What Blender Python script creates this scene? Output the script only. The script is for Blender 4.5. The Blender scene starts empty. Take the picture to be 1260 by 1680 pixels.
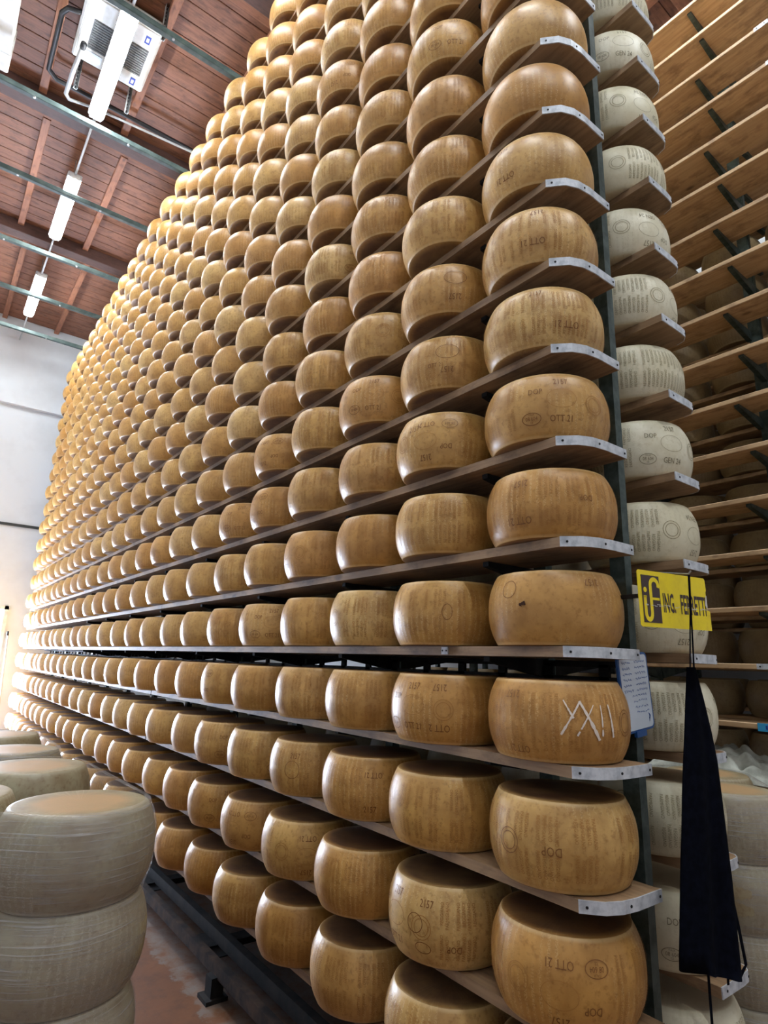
import bpy, math, random
from mathutils import Vector, Matrix

# ------------------------------------------------------------------ camera, world, exposure
SC = bpy.context.scene
COL = SC.collection
cam_data = bpy.data.cameras.new('camera')
cam = bpy.data.objects.new('camera', cam_data)
COL.objects.link(cam)
cam_data.sensor_fit = 'HORIZONTAL'
cam_data.sensor_width = 36.0
cam_data.lens = 979.18 / 1260 * 36.0
cam_data.clip_start = 0.02
CAM = Vector((-1.611, -1.096, 1.751))
YAW, PITCH, ROLL = math.radians(37.0233), math.radians(14.1737), math.radians(1.9348)
fwd = Vector((math.sin(YAW) * math.cos(PITCH), math.cos(YAW) * math.cos(PITCH), math.sin(PITCH)))
rgt0 = Vector((math.cos(YAW), -math.sin(YAW), 0))
up0 = rgt0.cross(fwd)
rgt = rgt0 * math.cos(ROLL) + up0 * math.sin(ROLL)
upv = up0 * math.cos(ROLL) - rgt0 * math.sin(ROLL)
m = Matrix((rgt, upv, -fwd)).transposed().to_4x4()
m.translation = CAM
cam.matrix_world = m
SC.camera = cam

world = bpy.data.worlds.new('world')
SC.world = world
world.use_nodes = True
bg = world.node_tree.nodes['Background']
bg.inputs[0].default_value = (0.98, 0.97, 1.0, 1)
bg.inputs[1].default_value = 0.36
SC.view_settings.view_transform = 'Standard'
SC.view_settings.look = 'None'
SC.view_settings.gamma = 1.0
SC.view_settings.use_curve_mapping = False
SC.view_settings.exposure = 0.08
SC.cycles.max_bounces = 5
SC.cycles.diffuse_bounces = 3
SC.cycles.glossy_bounces = 2
SC.cycles.transparent_max_bounces = 8
SC.cycles.adaptive_threshold = 0.025
SC.cycles.use_light_tree = False
SC.cycles.caustics_reflective = False
SC.cycles.caustics_refractive = False
LAMP_POWER = 100.0        # emission of the fluorescent diffusers
DOOR_POWER = 120.0        # daylight behind the glazed door

rnd = random.Random(7)
PI = math.pi

# ------------------------------------------------------------------ dimensions
Z0 = 1.82                # top of the shelf at eye level ("level 0")
DZ = 0.35                # shelf spacing
WR, WH = 0.2297, 0.245  # wheel radius and height
XG, YW0, YSP = 0.105, 0.190, 0.5025   # golden wheels: centre line, first wheel, spacing
def gold_xy(k): return (0.150, 0.232) if k == 0 else (XG, YW0 + k * YSP + (0.016 if k == 1 else 0))
XP = 0.775               # cream wheels: centre line
NCOL = 24
LV_LO, LV_HI = -4, 15
RACK_END = 12.1
PL_T = 0.033             # plank thickness
CEIL = 8.48
WALL_Y = 12.62

# ------------------------------------------------------------------ node helpers
MATS = {}
def new_mat(name):
    mt = bpy.data.materials.new(name)
    mt.use_nodes = True
    MATS[name] = mt
    nt = mt.node_tree
    return mt, nt, nt.nodes['Principled BSDF']
def N(nt, typ, **kw):
    n = nt.nodes.new(typ)
    for k, v in kw.items():
        if k.startswith('i_'):
            key = k[2:]
            n.inputs[int(key) if key.isdigit() else key].default_value = v
        else:
            setattr(n, k, v)
    return n
def L(nt, a, b): nt.links.new(a, b)
def math_n(nt, op, a, b=None, clamp=False):
    n = nt.nodes.new('ShaderNodeMath'); n.operation = op; n.use_clamp = clamp
    for i, v in enumerate((a, b)):
        if v is None: continue
        if isinstance(v, (int, float)): n.inputs[i].default_value = v
        else: nt.links.new(v, n.inputs[i])
    return n.outputs[0]
def mix_c(nt, fac, a, b, mode='MIX'):
    n = nt.nodes.new('ShaderNodeMix'); n.data_type = 'RGBA'; n.blend_type = mode
    for inp, v in ((n.inputs[0], fac), (n.inputs[6], a), (n.inputs[7], b)):
        if isinstance(v, (int, float)): inp.default_value = v
        elif isinstance(v, tuple): inp.default_value = v
        else: nt.links.new(v, inp)
    return n.outputs[2]
def ramp(nt, fac, stops, interp='LINEAR'):
    n = nt.nodes.new('ShaderNodeValToRGB'); cr = n.color_ramp; cr.interpolation = interp
    while len(cr.elements) < len(stops): cr.elements.new(0.5)
    for e, (p, c) in zip(cr.elements, stops):
        e.position = p; e.color = c if len(c) == 4 else (*c, 1)
    nt.links.new(fac, n.inputs[0])
    return n.outputs[0]
def noise(nt, vec, scale, detail=3, rough=0.55):
    n = nt.nodes.new('ShaderNodeTexNoise')
    n.inputs['Scale'].default_value = scale; n.inputs['Detail'].default_value = detail
    n.inputs['Roughness'].default_value = rough
    nt.links.new(vec, n.inputs['Vector'])
    return n.outputs[0]
def mapping(nt, vec, scale=(1, 1, 1), loc=(0, 0, 0)):
    n = nt.nodes.new('ShaderNodeMapping')
    n.inputs['Scale'].default_value = scale; n.inputs['Location'].default_value = loc
    nt.links.new(vec, n.inputs[0])
    return n.outputs[0]
def bump(nt, h, strength, dist, bsdf):
    n = nt.nodes.new('ShaderNodeBump')
    n.inputs['Strength'].default_value = strength; n.inputs['Distance'].default_value = dist
    nt.links.new(h, n.inputs['Height']); nt.links.new(n.outputs[0], bsdf.inputs['Normal'])

def srgb(r, g, b):
    f = lambda v: (v / 255) / 12.92 if v / 255 <= 0.04045 else ((v / 255 + 0.055) / 1.055) ** 2.4
    return (f(r), f(g), f(b), 1)

def cheese_mat(name, cols, face_col, face_mix, col_mark, mark_amt, rough, grime):
    mt, nt, b = new_mat(name)
    at = N(nt, 'ShaderNodeAttribute', attribute_name='wc')
    ar = N(nt, 'ShaderNodeAttribute', attribute_name='wr')
    oi = N(nt, 'ShaderNodeObjectInfo')
    rv = math_n(nt, 'FRACT', math_n(nt, 'ADD', oi.outputs['Random'], ar.outputs['Fac']))
    sep = N(nt, 'ShaderNodeSeparateXYZ'); L(nt, at.outputs['Vector'], sep.inputs[0])
    # per-wheel shift of the texture space
    add = N(nt, 'ShaderNodeVectorMath', operation='ADD')
    cmb = N(nt, 'ShaderNodeCombineXYZ')
    sh = math_n(nt, 'MULTIPLY', rv, 37.0)
    for i in range(3): L(nt, sh, cmb.inputs[i])
    L(nt, at.outputs['Vector'], add.inputs[0]); L(nt, cmb.outputs[0], add.inputs[1])
    P = add.outputs[0]
    base = ramp(nt, rv, [(i / (len(cols) - 1), c) for i, c in enumerate(cols)])
    n1 = noise(nt, P, 9, 3, 0.6)
    n2 = noise(nt, P, 55, 2, 0.7)
    c1 = mix_c(nt, math_n(nt, 'MULTIPLY', ramp(nt, n1, [(0.38, (0, 0, 0)), (0.72, (1, 1, 1))]), 0.6), base, grime)
    c2 = mix_c(nt, math_n(nt, 'MULTIPLY', ramp(nt, n2, [(0.52, (0, 0, 0)), (0.72, (1, 1, 1))]), 0.5), c1, grime)
    c3 = c2
    # dotted print standing in columns around the rind
    ang = math_n(nt, 'ARCTAN2', sep.outputs[1], sep.outputs[0])
    colw = math_n(nt, 'SINE', math_n(nt, 'MULTIPLY', ang, 62.0))
    cm = N(nt, 'ShaderNodeCombineXYZ')
    L(nt, math_n(nt, 'MULTIPLY', ang, 34.0), cm.inputs[0])
    L(nt, math_n(nt, 'MULTIPLY', sep.outputs[2], 190.0), cm.inputs[1])
    L(nt, sh, cm.inputs[2])
    dots = noise(nt, cm.outputs[0], 1.3, 1)
    patch = ramp(nt, noise(nt, P, 5, 1), [(0.46, (0, 0, 0)), (0.56, (1, 1, 1))])
    mk = math_n(nt, 'MULTIPLY', math_n(nt, 'MULTIPLY', ramp(nt, colw, [(0.0, (0, 0, 0)), (0.6, (1, 1, 1))]),
                ramp(nt, dots, [(0.48, (0, 0, 0)), (0.54, (1, 1, 1))])), patch)
    c4 = mix_c(nt, math_n(nt, 'MULTIPLY', mk, mark_amt), c3, col_mark)
    # crusted flat faces
    az = math_n(nt, 'ABSOLUTE', sep.outputs[2])
    rr = math_n(nt, 'SQRT', math_n(nt, 'ADD', math_n(nt, 'MULTIPLY', sep.outputs[0], sep.outputs[0]),
                                   math_n(nt, 'MULTIPLY', sep.outputs[1], sep.outputs[1])))
    flat = math_n(nt, 'GREATER_THAN', az, WH / 2 - 0.0022)
    fcol = mix_c(nt, ramp(nt, n1, [(0.35, (0, 0, 0)), (0.7, (1, 1, 1))]), face_col, base)
    inner = math_n(nt, 'MULTIPLY', flat, ramp(nt, rr, [(0.165, (1, 1, 1)), (0.19, (0.5, 0.5, 0.5))]))
    heart = ramp(nt, math_n(nt, 'ADD', rr, math_n(nt, 'MULTIPLY', n1, 0.06)), [(0.14, (1, 1, 1)), (0.19, (0, 0, 0))]) if name == 'wrapped_rind' else None
    c5 = mix_c(nt, math_n(nt, 'MULTIPLY', math_n(nt, 'MULTIPLY', flat, heart), face_mix) if heart else math_n(nt, 'MULTIPLY', inner, face_mix), c4, mix_c(nt, 0.25, face_col, fcol))
    # rubbed pale edge round both flat faces
    edge = math_n(nt, 'MULTIPLY', ramp(nt, az, [(WH/2 - 0.013, (0, 0, 0)), (WH/2 - 0.006, (1, 1, 1))]), math_n(nt, 'SUBTRACT', 1.0, flat))
    c5 = mix_c(nt, math_n(nt, 'MULTIPLY', edge, 0.45), c5, col_mark)
    L(nt, c5, b.inputs['Base Color'])
    b.inputs['Roughness'].default_value = rough
    b.inputs['Specular IOR Level'].default_value = 0.45
    hgt = math_n(nt, 'ADD', math_n(nt, 'MULTIPLY', n2, 0.5), math_n(nt, 'MULTIPLY', mk, 0.35))
    bump(nt, hgt, 0.35, 0.002, b)
    return mt

GOLD = cheese_mat('golden_rind',
    [srgb(201, 154, 84), srgb(210, 168, 100), srgb(194, 142, 72), srgb(216, 178, 112), srgb(199, 147, 80), srgb(206, 161, 88)],
    srgb(92, 61, 43), 0.97, srgb(228, 198, 142), 0.28, 0.4, srgb(142, 94, 38))
PALE = cheese_mat('cream_rind',
    [srgb(226, 220, 194), srgb(232, 226, 204), srgb(222, 214, 184), srgb(228, 222, 198)],
    srgb(170, 140, 100), 0.6, srgb(190, 180, 146), 0.25, 0.45, srgb(204, 194, 160))
WRAPPED = cheese_mat('wrapped_rind',
    [srgb(164, 153, 122), srgb(172, 163, 134), srgb(156, 144, 112)],
    srgb(190, 152, 108), 0.9, srgb(192, 184, 160), 0.4, 0.4, srgb(122, 94, 64))

SHADED = cheese_mat('shaded_rind',
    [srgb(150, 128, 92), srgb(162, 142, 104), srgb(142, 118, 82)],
    srgb(96, 70, 50), 0.8, srgb(178, 160, 122), 0.25, 0.5, srgb(116, 92, 62))  # tan rind darkened so its colour carries the shade of the right rack

def simple(name, col, rough=0.5, metal=0.0, spec=0.5):
    mt, nt, b = new_mat(name)
    b.inputs['Base Color'].default_value = col
    b.inputs['Roughness'].default_value = rough
    b.inputs['Metallic'].default_value = metal
    b.inputs['Specular IOR Level'].default_value = spec
    return mt
def worn(name, c0, c1, scale, rough=0.55, metal=0.0, stretch=(1, 1, 1), lo=0.4, hi=0.65, bmp=0.2):
    mt, nt, b = new_mat(name)
    tc = N(nt, 'ShaderNodeTexCoord')
    v = mapping(nt, tc.outputs['Object'], stretch)
    n = noise(nt, v, scale, 5, 0.6)
    L(nt, mix_c(nt, ramp(nt, n, [(lo, (0, 0, 0)), (hi, (1, 1, 1))]), c0, c1), b.inputs['Base Color'])
    b.inputs['Roughness'].default_value = rough; b.inputs['Metallic'].default_value = metal
    if bmp: bump(nt, n, bmp, 0.003, b)
    return mt
def wood(name, c0, c1, knot, grain_axis, scale=1.0, rough=0.6, knots=True):
    mt, nt, b = new_mat(name)
    tc = N(nt, 'ShaderNodeTexCoord'); oi = N(nt, 'ShaderNodeObjectInfo')
    add = N(nt, 'ShaderNodeVectorMath', operation='ADD'); cmb = N(nt, 'ShaderNodeCombineXYZ')
    sh = math_n(nt, 'MULTIPLY', oi.outputs['Random'], 91.0)
    for i in range(3): L(nt, sh, cmb.inputs[i])
    L(nt, tc.outputs['Object'], add.inputs[0]); L(nt, cmb.outputs[0], add.inputs[1])
    P = add.outputs[0]
    st = [1.0, 1.0, 1.0]; st[grain_axis] = 0.06
    g = noise(nt, mapping(nt, P, tuple(s * scale for s in st)), 46, 4, 0.6)
    big = noise(nt, mapping(nt, P, tuple(0.25 if i == grain_axis else 1.0 for i in range(3))), 3.0, 3)
    c = mix_c(nt, ramp(nt, g, [(0.3, (0, 0, 0)), (0.72, (1, 1, 1))]), c0, c1)
    c = mix_c(nt, math_n(nt, 'MULTIPLY', ramp(nt, big, [(0.4, (0, 0, 0)), (0.7, (1, 1, 1))]), 0.4), c, c0)
    c = mix_c(nt, math_n(nt, 'MULTIPLY', oi.outputs['Random'], 0.35), c, c1)
    sm = noise(nt, mapping(nt, P, tuple(0.5 if i == grain_axis else 1.0 for i in range(3))), 13, 4, 0.65)
    c = mix_c(nt, math_n(nt, 'MULTIPLY', ramp(nt, sm, [(0.5, (0, 0, 0)), (0.68, (1, 1, 1))]), 0.55), c, knot)
    if knots:
        ks = [1.0, 1.0, 1.0]; ks[grain_axis] = 0.55
        vo = N(nt, 'ShaderNodeTexVoronoi'); vo.inputs['Scale'].default_value = 4.2
        L(nt, mapping(nt, P, tuple(ks)), vo.inputs['Vector'])
        k = ramp(nt, vo.outputs['Distance'], [(0.05, (1, 1, 1)), (0.11, (0, 0, 0))])
        c = mix_c(nt, math_n(nt, 'MULTIPLY', k, 0.75), c, knot)
    L(nt, c, b.inputs['Base Color'])
    b.inputs['Roughness'].default_value = rough
    bump(nt, g, 0.25, 0.002, b)
    return mt

M_PLANK = wood('shelf_plank_wood', srgb(116, 88, 64), srgb(176, 144, 108), srgb(74, 54, 40), 1)
M_PLANK2 = wood('right_plank_wood', srgb(162, 128, 90), srgb(208, 176, 136), srgb(104, 74, 52), 1)
M_BOARD = wood('ceiling_board_wood', srgb(104, 65, 46), srgb(142, 94, 70), srgb(62, 37, 28), 0)
M_JOIST = wood('ceiling_joist_wood', srgb(122, 77, 54), srgb(158, 104, 76), srgb(80, 50, 38), 1)
M_LEDGER = wood('ceiling_ledger_wood', srgb(122, 77, 54), srgb(158, 104, 76), srgb(80, 50, 38), 0)
M_BEAM = wood('ceiling_beam_wood', srgb(70, 46, 40), srgb(94, 66, 58), srgb(50, 32, 28), 0, knots=False)
M_PALLET = wood('pallet_wood', srgb(130, 96, 62), srgb(176, 140, 98), srgb(90, 60, 40), 0)
M_STEEL = worn('rack_green_steel', srgb(46, 60, 56), srgb(78, 90, 86), 18, 0.45, 0.3)
M_STEELD = worn('base_dark_steel', srgb(26, 26, 26), srgb(48, 43, 40), 9, 0.7, 0.0)
M_RUST = worn('base_rusty_steel', srgb(38, 32, 29), srgb(78, 60, 48), 11, 0.7, 0.0)
for _m in (M_STEELD, M_RUST): _m.node_tree.nodes['Principled BSDF'].inputs['Specular IOR Level'].default_value = 0.12
M_TUBE = worn('tie_tube_paint', srgb(56, 72, 70), srgb(84, 98, 94), 7, 0.6, 0.0)
M_ZINC = worn('galvanised_plate', srgb(214, 218, 224), srgb(172, 178, 186), 30, 0.42, 0.1)
M_SCREW = simple('screw_dark', srgb(34, 34, 36), 0.5, 0.5)
M_GALV = worn('galvanised_strut', srgb(176, 178, 176), srgb(120, 122, 120), 12, 0.45, 0.6)
M_WHITE = worn('white_enamel', srgb(232, 232, 230), srgb(206, 204, 196), 4, 0.45, 0, bmp=0)
M_GRILLE = worn('grille_grey', srgb(96, 98, 100), srgb(128, 130, 132), 90, 0.7)
M_BLUE = simple('blue_print', srgb(36, 60, 150), 0.5)
M_BLACKP = simple('black_plastic', srgb(28, 28, 32), 0.5)
M_COND = simple('grey_conduit', srgb(186, 188, 190), 0.45)
M_WALLP = worn('wall_plaster', srgb(222, 227, 232), srgb(208, 212, 216), 0.9, 0.85, 0, bmp=0.05)
M_DARKLINE = simple('dark_profile', srgb(48, 52, 52), 0.6)
M_CAP = simple('lamp_end_plastic', srgb(214, 214, 214), 0.5)
M_HOUSE = simple('lamp_housing', srgb(196, 198, 200), 0.5)
M_YELLOW = worn('sign_yellow', srgb(252, 226, 16), srgb(226, 196, 20), 14, 0.45, 0, lo=0.5, hi=0.8, bmp=0)
M_SIGNDK = simple('sign_brown', srgb(62, 42, 40), 0.5)
M_SCRATCH = simple('scratched_white', srgb(214, 212, 206), 0.6)
M_BOARDW = simple('whiteboard_face', srgb(222, 232, 244), 0.3)
M_BOARDB = simple('whiteboard_blue_edge', srgb(30, 84, 150), 0.4)
M_INK = simple('marker_ink', srgb(64, 104, 176), 0.6)
M_CLOTH = worn('black_cotton', srgb(6, 8, 16), srgb(12, 15, 26), 40, 0.95, 0, bmp=0.3)
M_CLOTH.node_tree.nodes['Principled BSDF'].inputs['Specular IOR Level'].default_value = 0.05
M_GREYC = worn('grey_cloth', srgb(150, 152, 142), srgb(186, 188, 178), 10, 0.9, 0, bmp=0.2)
M_TAGB = simple('blue_tag', srgb(52, 160, 214), 0.5)
M_CHALK = simple('chalk', srgb(232, 220, 208), 0.9)
M_HOLE = simple('dark_chip', srgb(62, 34, 18), 0.9)
M_CARD = simple('white_card', srgb(206, 204, 190), 0.7)

def emit(name, col, power):
    mt, nt, b = new_mat(name)
    b.inputs['Base Color'].default_value = (0.8, 0.8, 0.8, 1)
    b.inputs['Emission Color'].default_value = col
    b.inputs['Emission Strength'].default_value = power
    return mt
M_LAMP = emit('lit_diffuser', (0.89, 0.955, 1.0, 1), LAMP_POWER)
M_DAY = emit('daylight_glass', (0.66, 0.78, 1.0, 1), DOOR_POWER)

def stamp_mat(name, col, alpha):
    mt, nt, b = new_mat(name)
    b.inputs['Base Color'].default_value = col
    b.inputs['Roughness'].default_value = 0.6
    return mt
M_ST_GOLD = stamp_mat('golden_stamp', srgb(172, 120, 58), 0.5)
M_ST_PALE = stamp_mat('cream_stamp', srgb(152, 141, 106), 0.62)
M_ST_PALED = stamp_mat('cream_stamp_dark', srgb(132, 122, 92), 1)
M_ST_DARK = stamp_mat('dark_stamp', srgb(132, 84, 38), 0.75)

def film_mat():
    mt, nt, b = new_mat('stretch_film')
    tc = N(nt, 'ShaderNodeTexCoord')
    st = noise(nt, mapping(nt, tc.outputs['Object'], (0.5, 0.5, 40)), 5.5, 3, 0.7)
    st2 = noise(nt, mapping(nt, tc.outputs['Object'], (2.5, 2.5, 6)), 5, 3, 0.6)
    k = math_n(nt, 'ADD', math_n(nt, 'MULTIPLY', ramp(nt, st, [(0.55, (0, 0, 0)), (0.68, (1, 1, 1))]), 0.45),
               math_n(nt, 'MULTIPLY', ramp(nt, st2, [(0.45, (0, 0, 0)), (0.8, (1, 1, 1))]), 0.2))
    k = math_n(nt, 'ADD', k, 0.2, True)
    b.inputs['Base Color'].default_value = (0.52, 0.50, 0.48, 1)
    b.inputs['Roughness'].default_value = 0.16
    b.inputs['Specular IOR Level'].default_value = 0.7
    bump(nt, st, 0.6, 0.004, b)
    L(nt, k, b.inputs['Alpha'])
    return mt
M_FILM = film_mat()

def floor_mat():
    mt, nt, b = new_mat('worn_red_concrete')
    tc = N(nt, 'ShaderNodeTexCoord')
    P = tc.outputs['Object']
    n1 = noise(nt, P, 1.6, 5, 0.6); n2 = noise(nt, P, 9, 5, 0.7); n3 = noise(nt, P, 60, 3)
    sep = N(nt, 'ShaderNodeSeparateXYZ'); L(nt, P, sep.inputs[0])
    c = mix_c(nt, ramp(nt, n1, [(0.3, (0, 0, 0)), (0.7, (1, 1, 1))]), srgb(98, 57, 28), srgb(122, 76, 42))
    c = mix_c(nt, math_n(nt, 'MULTIPLY', ramp(nt, n2, [(0.48, (0, 0, 0)), (0.7, (1, 1, 1))]), 0.55), c, srgb(70, 44, 30))
    # scraped pale strip of salts along the rack foot
    near = ramp(nt, math_n(nt, 'ADD', math_n(nt, 'MULTIPLY', sep.outputs[0], 1.0), math_n(nt, 'MULTIPLY', n2, 0.28)),
                [(0.0, (0, 0, 0)), (0.02, (1, 1, 1))])
    fac = math_n(nt, 'MULTIPLY', near, ramp(nt, n2, [(0.35, (0, 0, 0)), (0.6, (1, 1, 1))]))
    c = mix_c(nt, math_n(nt, 'MULTIPLY', fac, 0.7), c, srgb(128, 120, 112))
    L(nt, c, b.inputs['Base Color'])
    b.inputs['Roughness'].default_value = 0.5
    bump(nt, math_n(nt, 'ADD', n2, math_n(nt, 'MULTIPLY', n3, 0.3)), 0.3, 0.004, b)
    return mt
M_FLOOR = floor_mat()

# ------------------------------------------------------------------ geometry helpers
class MB:
    def __init__(s): s.v = []; s.f = []; s.mi = []
    def add(s, vs, fs, mi=0):
        o = len(s.v); s.v += [tuple(p) for p in vs]
        for f in fs: s.f.append(tuple(i + o for i in f)); s.mi.append(mi)
    def box(s, x0, x1, y0, y1, z0, z1, mi=0):
        vs = [(x0,y0,z0),(x1,y0,z0),(x1,y1,z0),(x0,y1,z0),(x0,y0,z1),(x1,y0,z1),(x1,y1,z1),(x0,y1,z1)]
        s.add(vs, [(0,3,2,1),(4,5,6,7),(0,1,5,4),(1,2,6,5),(2,3,7,6),(3,0,4,7)], mi)
    def bbox(s, x0, x1, y0, y1, z0, z1, b=0.004, mi=0):
        # box with chamfered edges (24 corners)
        import itertools
        xs, ys, zs = (x0, x1), (y0, y1), (z0, z1)
        idx = {}; vs = []
        for a, c, d in itertools.product((0, 1), repeat=3):
            sx, sy, sz = (1 - 2 * a), (1 - 2 * c), (1 - 2 * d)
            P = (xs[a], ys[c], zs[d])
            for ax in range(3):
                o = [b * sx, b * sy, b * sz]; o[ax] = 0
                idx[(a, c, d, ax)] = len(vs); vs.append((P[0] + o[0], P[1] + o[1], P[2] + o[2]))
        fs = []
        for ax in range(3):
            o1, o2 = [i for i in range(3) if i != ax]
            for side in (0, 1):
                q = []
                for u, w in ((0, 0), (1, 0), (1, 1), (0, 1)):
                    k = [0, 0, 0]; k[ax] = side; k[o1] = u; k[o2] = w
                    q.append(idx[(*k, ax)])
                fs.append(tuple(q))
        for ax in range(3):
            o1, o2 = [i for i in range(3) if i != ax]
            for u in (0, 1):
                for w in (0, 1):
                    k0 = [0, 0, 0]; k1 = [0, 0, 0]; k0[o1] = k1[o1] = u; k0[o2] = k1[o2] = w; k0[ax] = 0; k1[ax] = 1
                    fs.append((idx[(*k0, o1)], idx[(*k1, o1)], idx[(*k1, o2)], idx[(*k0, o2)]))
        for a, c, d in itertools.product((0, 1), repeat=3):
            fs.append((idx[(a, c, d, 0)], idx[(a, c, d, 1)], idx[(a, c, d, 2)]))
        s.add(vs, fs, mi)
    def tube(s, pts, r, n=8, mi=0, cap=True):
        pts = [Vector(p) for p in pts]; rings = []
        prev = None
        for i, p in enumerate(pts):
            if i == 0: d = pts[1] - p
            elif i == len(pts) - 1: d = p - pts[i - 1]
            else: d = (pts[i + 1] - p).normalized() + (p - pts[i - 1]).normalized()
            d.normalize()
            if prev is None:
                a = d.cross(Vector((0, 0, 1)) if abs(d.z) < 0.9 else Vector((1, 0, 0))).normalized()
            else:
                a = (prev - d * prev.dot(d)).normalized()
            prev = a; b = d.cross(a)
            rr = r[i] if isinstance(r, (list, tuple)) else r
            rings.append([p + (a * math.cos(2*PI*k/n) + b * math.sin(2*PI*k/n)) * rr for k in range(n)])
        vs = [v for rg in rings for v in rg]; fs = []
        for i in range(len(rings) - 1):
            for k in range(n):
                k2 = (k + 1) % n
                fs.append((i*n+k, i*n+k2, (i+1)*n+k2, (i+1)*n+k))
        if cap: fs.append(tuple(range(n - 1, -1, -1))); fs.append(tuple((len(rings)-1)*n + k for k in range(n)))
        s.add(vs, fs, mi)
    def prism(s, poly, z0, z1, mi=0, tf=None):
        n = len(poly)
        vs = [(x, y, z0) for x, y in poly] + [(x, y, z1) for x, y in poly]
        if tf: vs = [tf(v) for v in vs]
        fs = [tuple(range(n - 1, -1, -1)), tuple(range(n, 2 * n))] + [(i, (i+1) % n, n + (i+1) % n, n + i) for i in range(n)]
        s.add(vs, fs, mi)
    def mesh(s, name, mats, smooth=False):
        me = bpy.data.meshes.new(name)
        me.from_pydata(s.v, [], s.f)
        for mt in (mats if isinstance(mats, (list, tuple)) else [mats]): me.materials.append(mt)
        if any(s.mi): me.polygons.foreach_set('material_index', s.mi)
        if smooth: me.polygons.foreach_set('use_smooth', [True] * len(me.polygons))
        me.update()
        return me
    def build(s, name, mats, parent=None, smooth=False, loc=None, rot=None):
        return put(name, s.mesh(name, mats, smooth), parent, loc, rot)

def put(name, me, parent=None, loc=None, rot=None, scale=None):
    o = bpy.data.objects.new(name, me)
    COL.objects.link(o)
    if parent is not None: o.parent = parent
    if loc is not None: o.location = loc
    if rot is not None: o.rotation_euler = rot
    if scale is not None: o.scale = scale
    return o
def empty(name, loc=(0, 0, 0), rot=None):
    o = bpy.data.objects.new(name, None); COL.objects.link(o); o.location = loc
    o.empty_display_size = 0.1
    if rot is not None: o.rotation_euler = rot
    return o
def tag(o, label=None, cat=None, group=None, kind=None):
    if label: o['label'] = label
    if cat: o['category'] = cat
    if group: o['group'] = group
    if kind: o['kind'] = kind
    return o

ORD = ['zeroth', 'first', 'second', 'third', 'fourth', 'fifth', 'sixth', 'seventh', 'eighth', 'ninth', 'tenth', 'eleventh',
       'twelfth', 'thirteenth', 'fourteenth', 'fifteenth', 'sixteenth', 'seventeenth', 'eighteenth', 'nineteenth', 'twentieth',
       'twenty-first', 'twenty-second', 'twenty-third', 'twenty-fourth']

def project(p):
    d = Vector(p) - CAM; z = d.dot(fwd)
    if z <= 0.05: return None
    return 630 + 979.18 * d.dot(rgt) / z, 840 - 979.18 * d.dot(upv) / z, z

# ------------------------------------------------------------------ setting
fl = MB(); fl.box(-3.7, 5.6, -4.5, WALL_Y + 0.2, -0.12, 0)
tag(fl.build('floor', M_FLOOR), kind='structure')

# back wall with a daylit glazed door at the end of the left aisle
DX0, DX1, DZ1 = -1.85, -0.30, 2.58
w = MB()
w.box(-3.7, DX0, WALL_Y, WALL_Y + 0.2, 0, CEIL + 0.1)
w.box(DX1, 5.6, WALL_Y, WALL_Y + 0.2, 0, CEIL + 0.1)
w.box(DX0, DX1, WALL_Y, WALL_Y + 0.2, DZ1, CEIL + 0.1)
w.box(-3.7, 5.6, WALL_Y - 0.10, WALL_Y + 0.001, 6.62, CEIL + 0.1)      # thicker upper band
wb = tag(w.build('wall_back', M_WALLP), kind='structure')
t = MB(); t.box(-3.7, 5.6, WALL_Y - 0.03, WALL_Y, 4.145, 4.195)
tag(t.build('trim_1', M_DARKLINE), kind='structure')
w = MB(); w.box(-3.7, -3.5, -4.5, WALL_Y, 0, CEIL + 0.1)
tag(w.build('wall_left', M_WALLP), kind='structure')
w = MB(); w.box(5.4, 5.6, -4.5, WALL_Y, 0, CEIL + 0.1)
tag(w.build('wall_right', M_WALLP), kind='structure')

door = empty('door_1', ((DX0 + DX1) / 2, WALL_Y, 0)); tag(door, kind='structure')
hw = (DX1 - DX0) / 2
f_ = MB()
f_.box(-hw, -hw + 0.07, -0.05, 0.06, 0, DZ1); f_.box(hw - 0.07, hw, -0.05, 0.06, 0, DZ1)
f_.box(-hw, hw, -0.05, 0.06, DZ1 - 0.07, DZ1); [f_.box(xx - 0.03, xx + 0.03, -0.03, 0.05, 0, DZ1 - 0.07) for xx in (-hw / 3, hw / 3)]
f_.build('door_frame', M_WHITE, door)
for x0, x1 in ((-hw + 0.07, -hw / 3 - 0.03), (-hw / 3 + 0.03, hw / 3 - 0.03), (hw / 3 + 0.03, hw - 0.07)):
    p = MB(); p.box(x0, x1, 0.0, 0.02, 0.08, DZ1 - 0.07); p.build('glass_pane', M_DAY, door)
k = MB(); k.box(-hw + 0.07, hw - 0.07, -0.01, 0.04, 0, 0.08); k.build('kick_plate', M_WHITE, door)

pole = MB(); pole.tube([(-0.16, 12.3, 0.0), (-0.245, 12.5, 2.02)], 0.016, 10)
pole.tube([(-0.248, 12.508, 2.0), (-0.252, 12.518, 2.1)], 0.021, 10, 1)
tag(pole.build('leaning_pole', [M_COND, M_BLACKP], smooth=True), 'thin grey pole leaning beside the bright doorway', 'pole')

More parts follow.
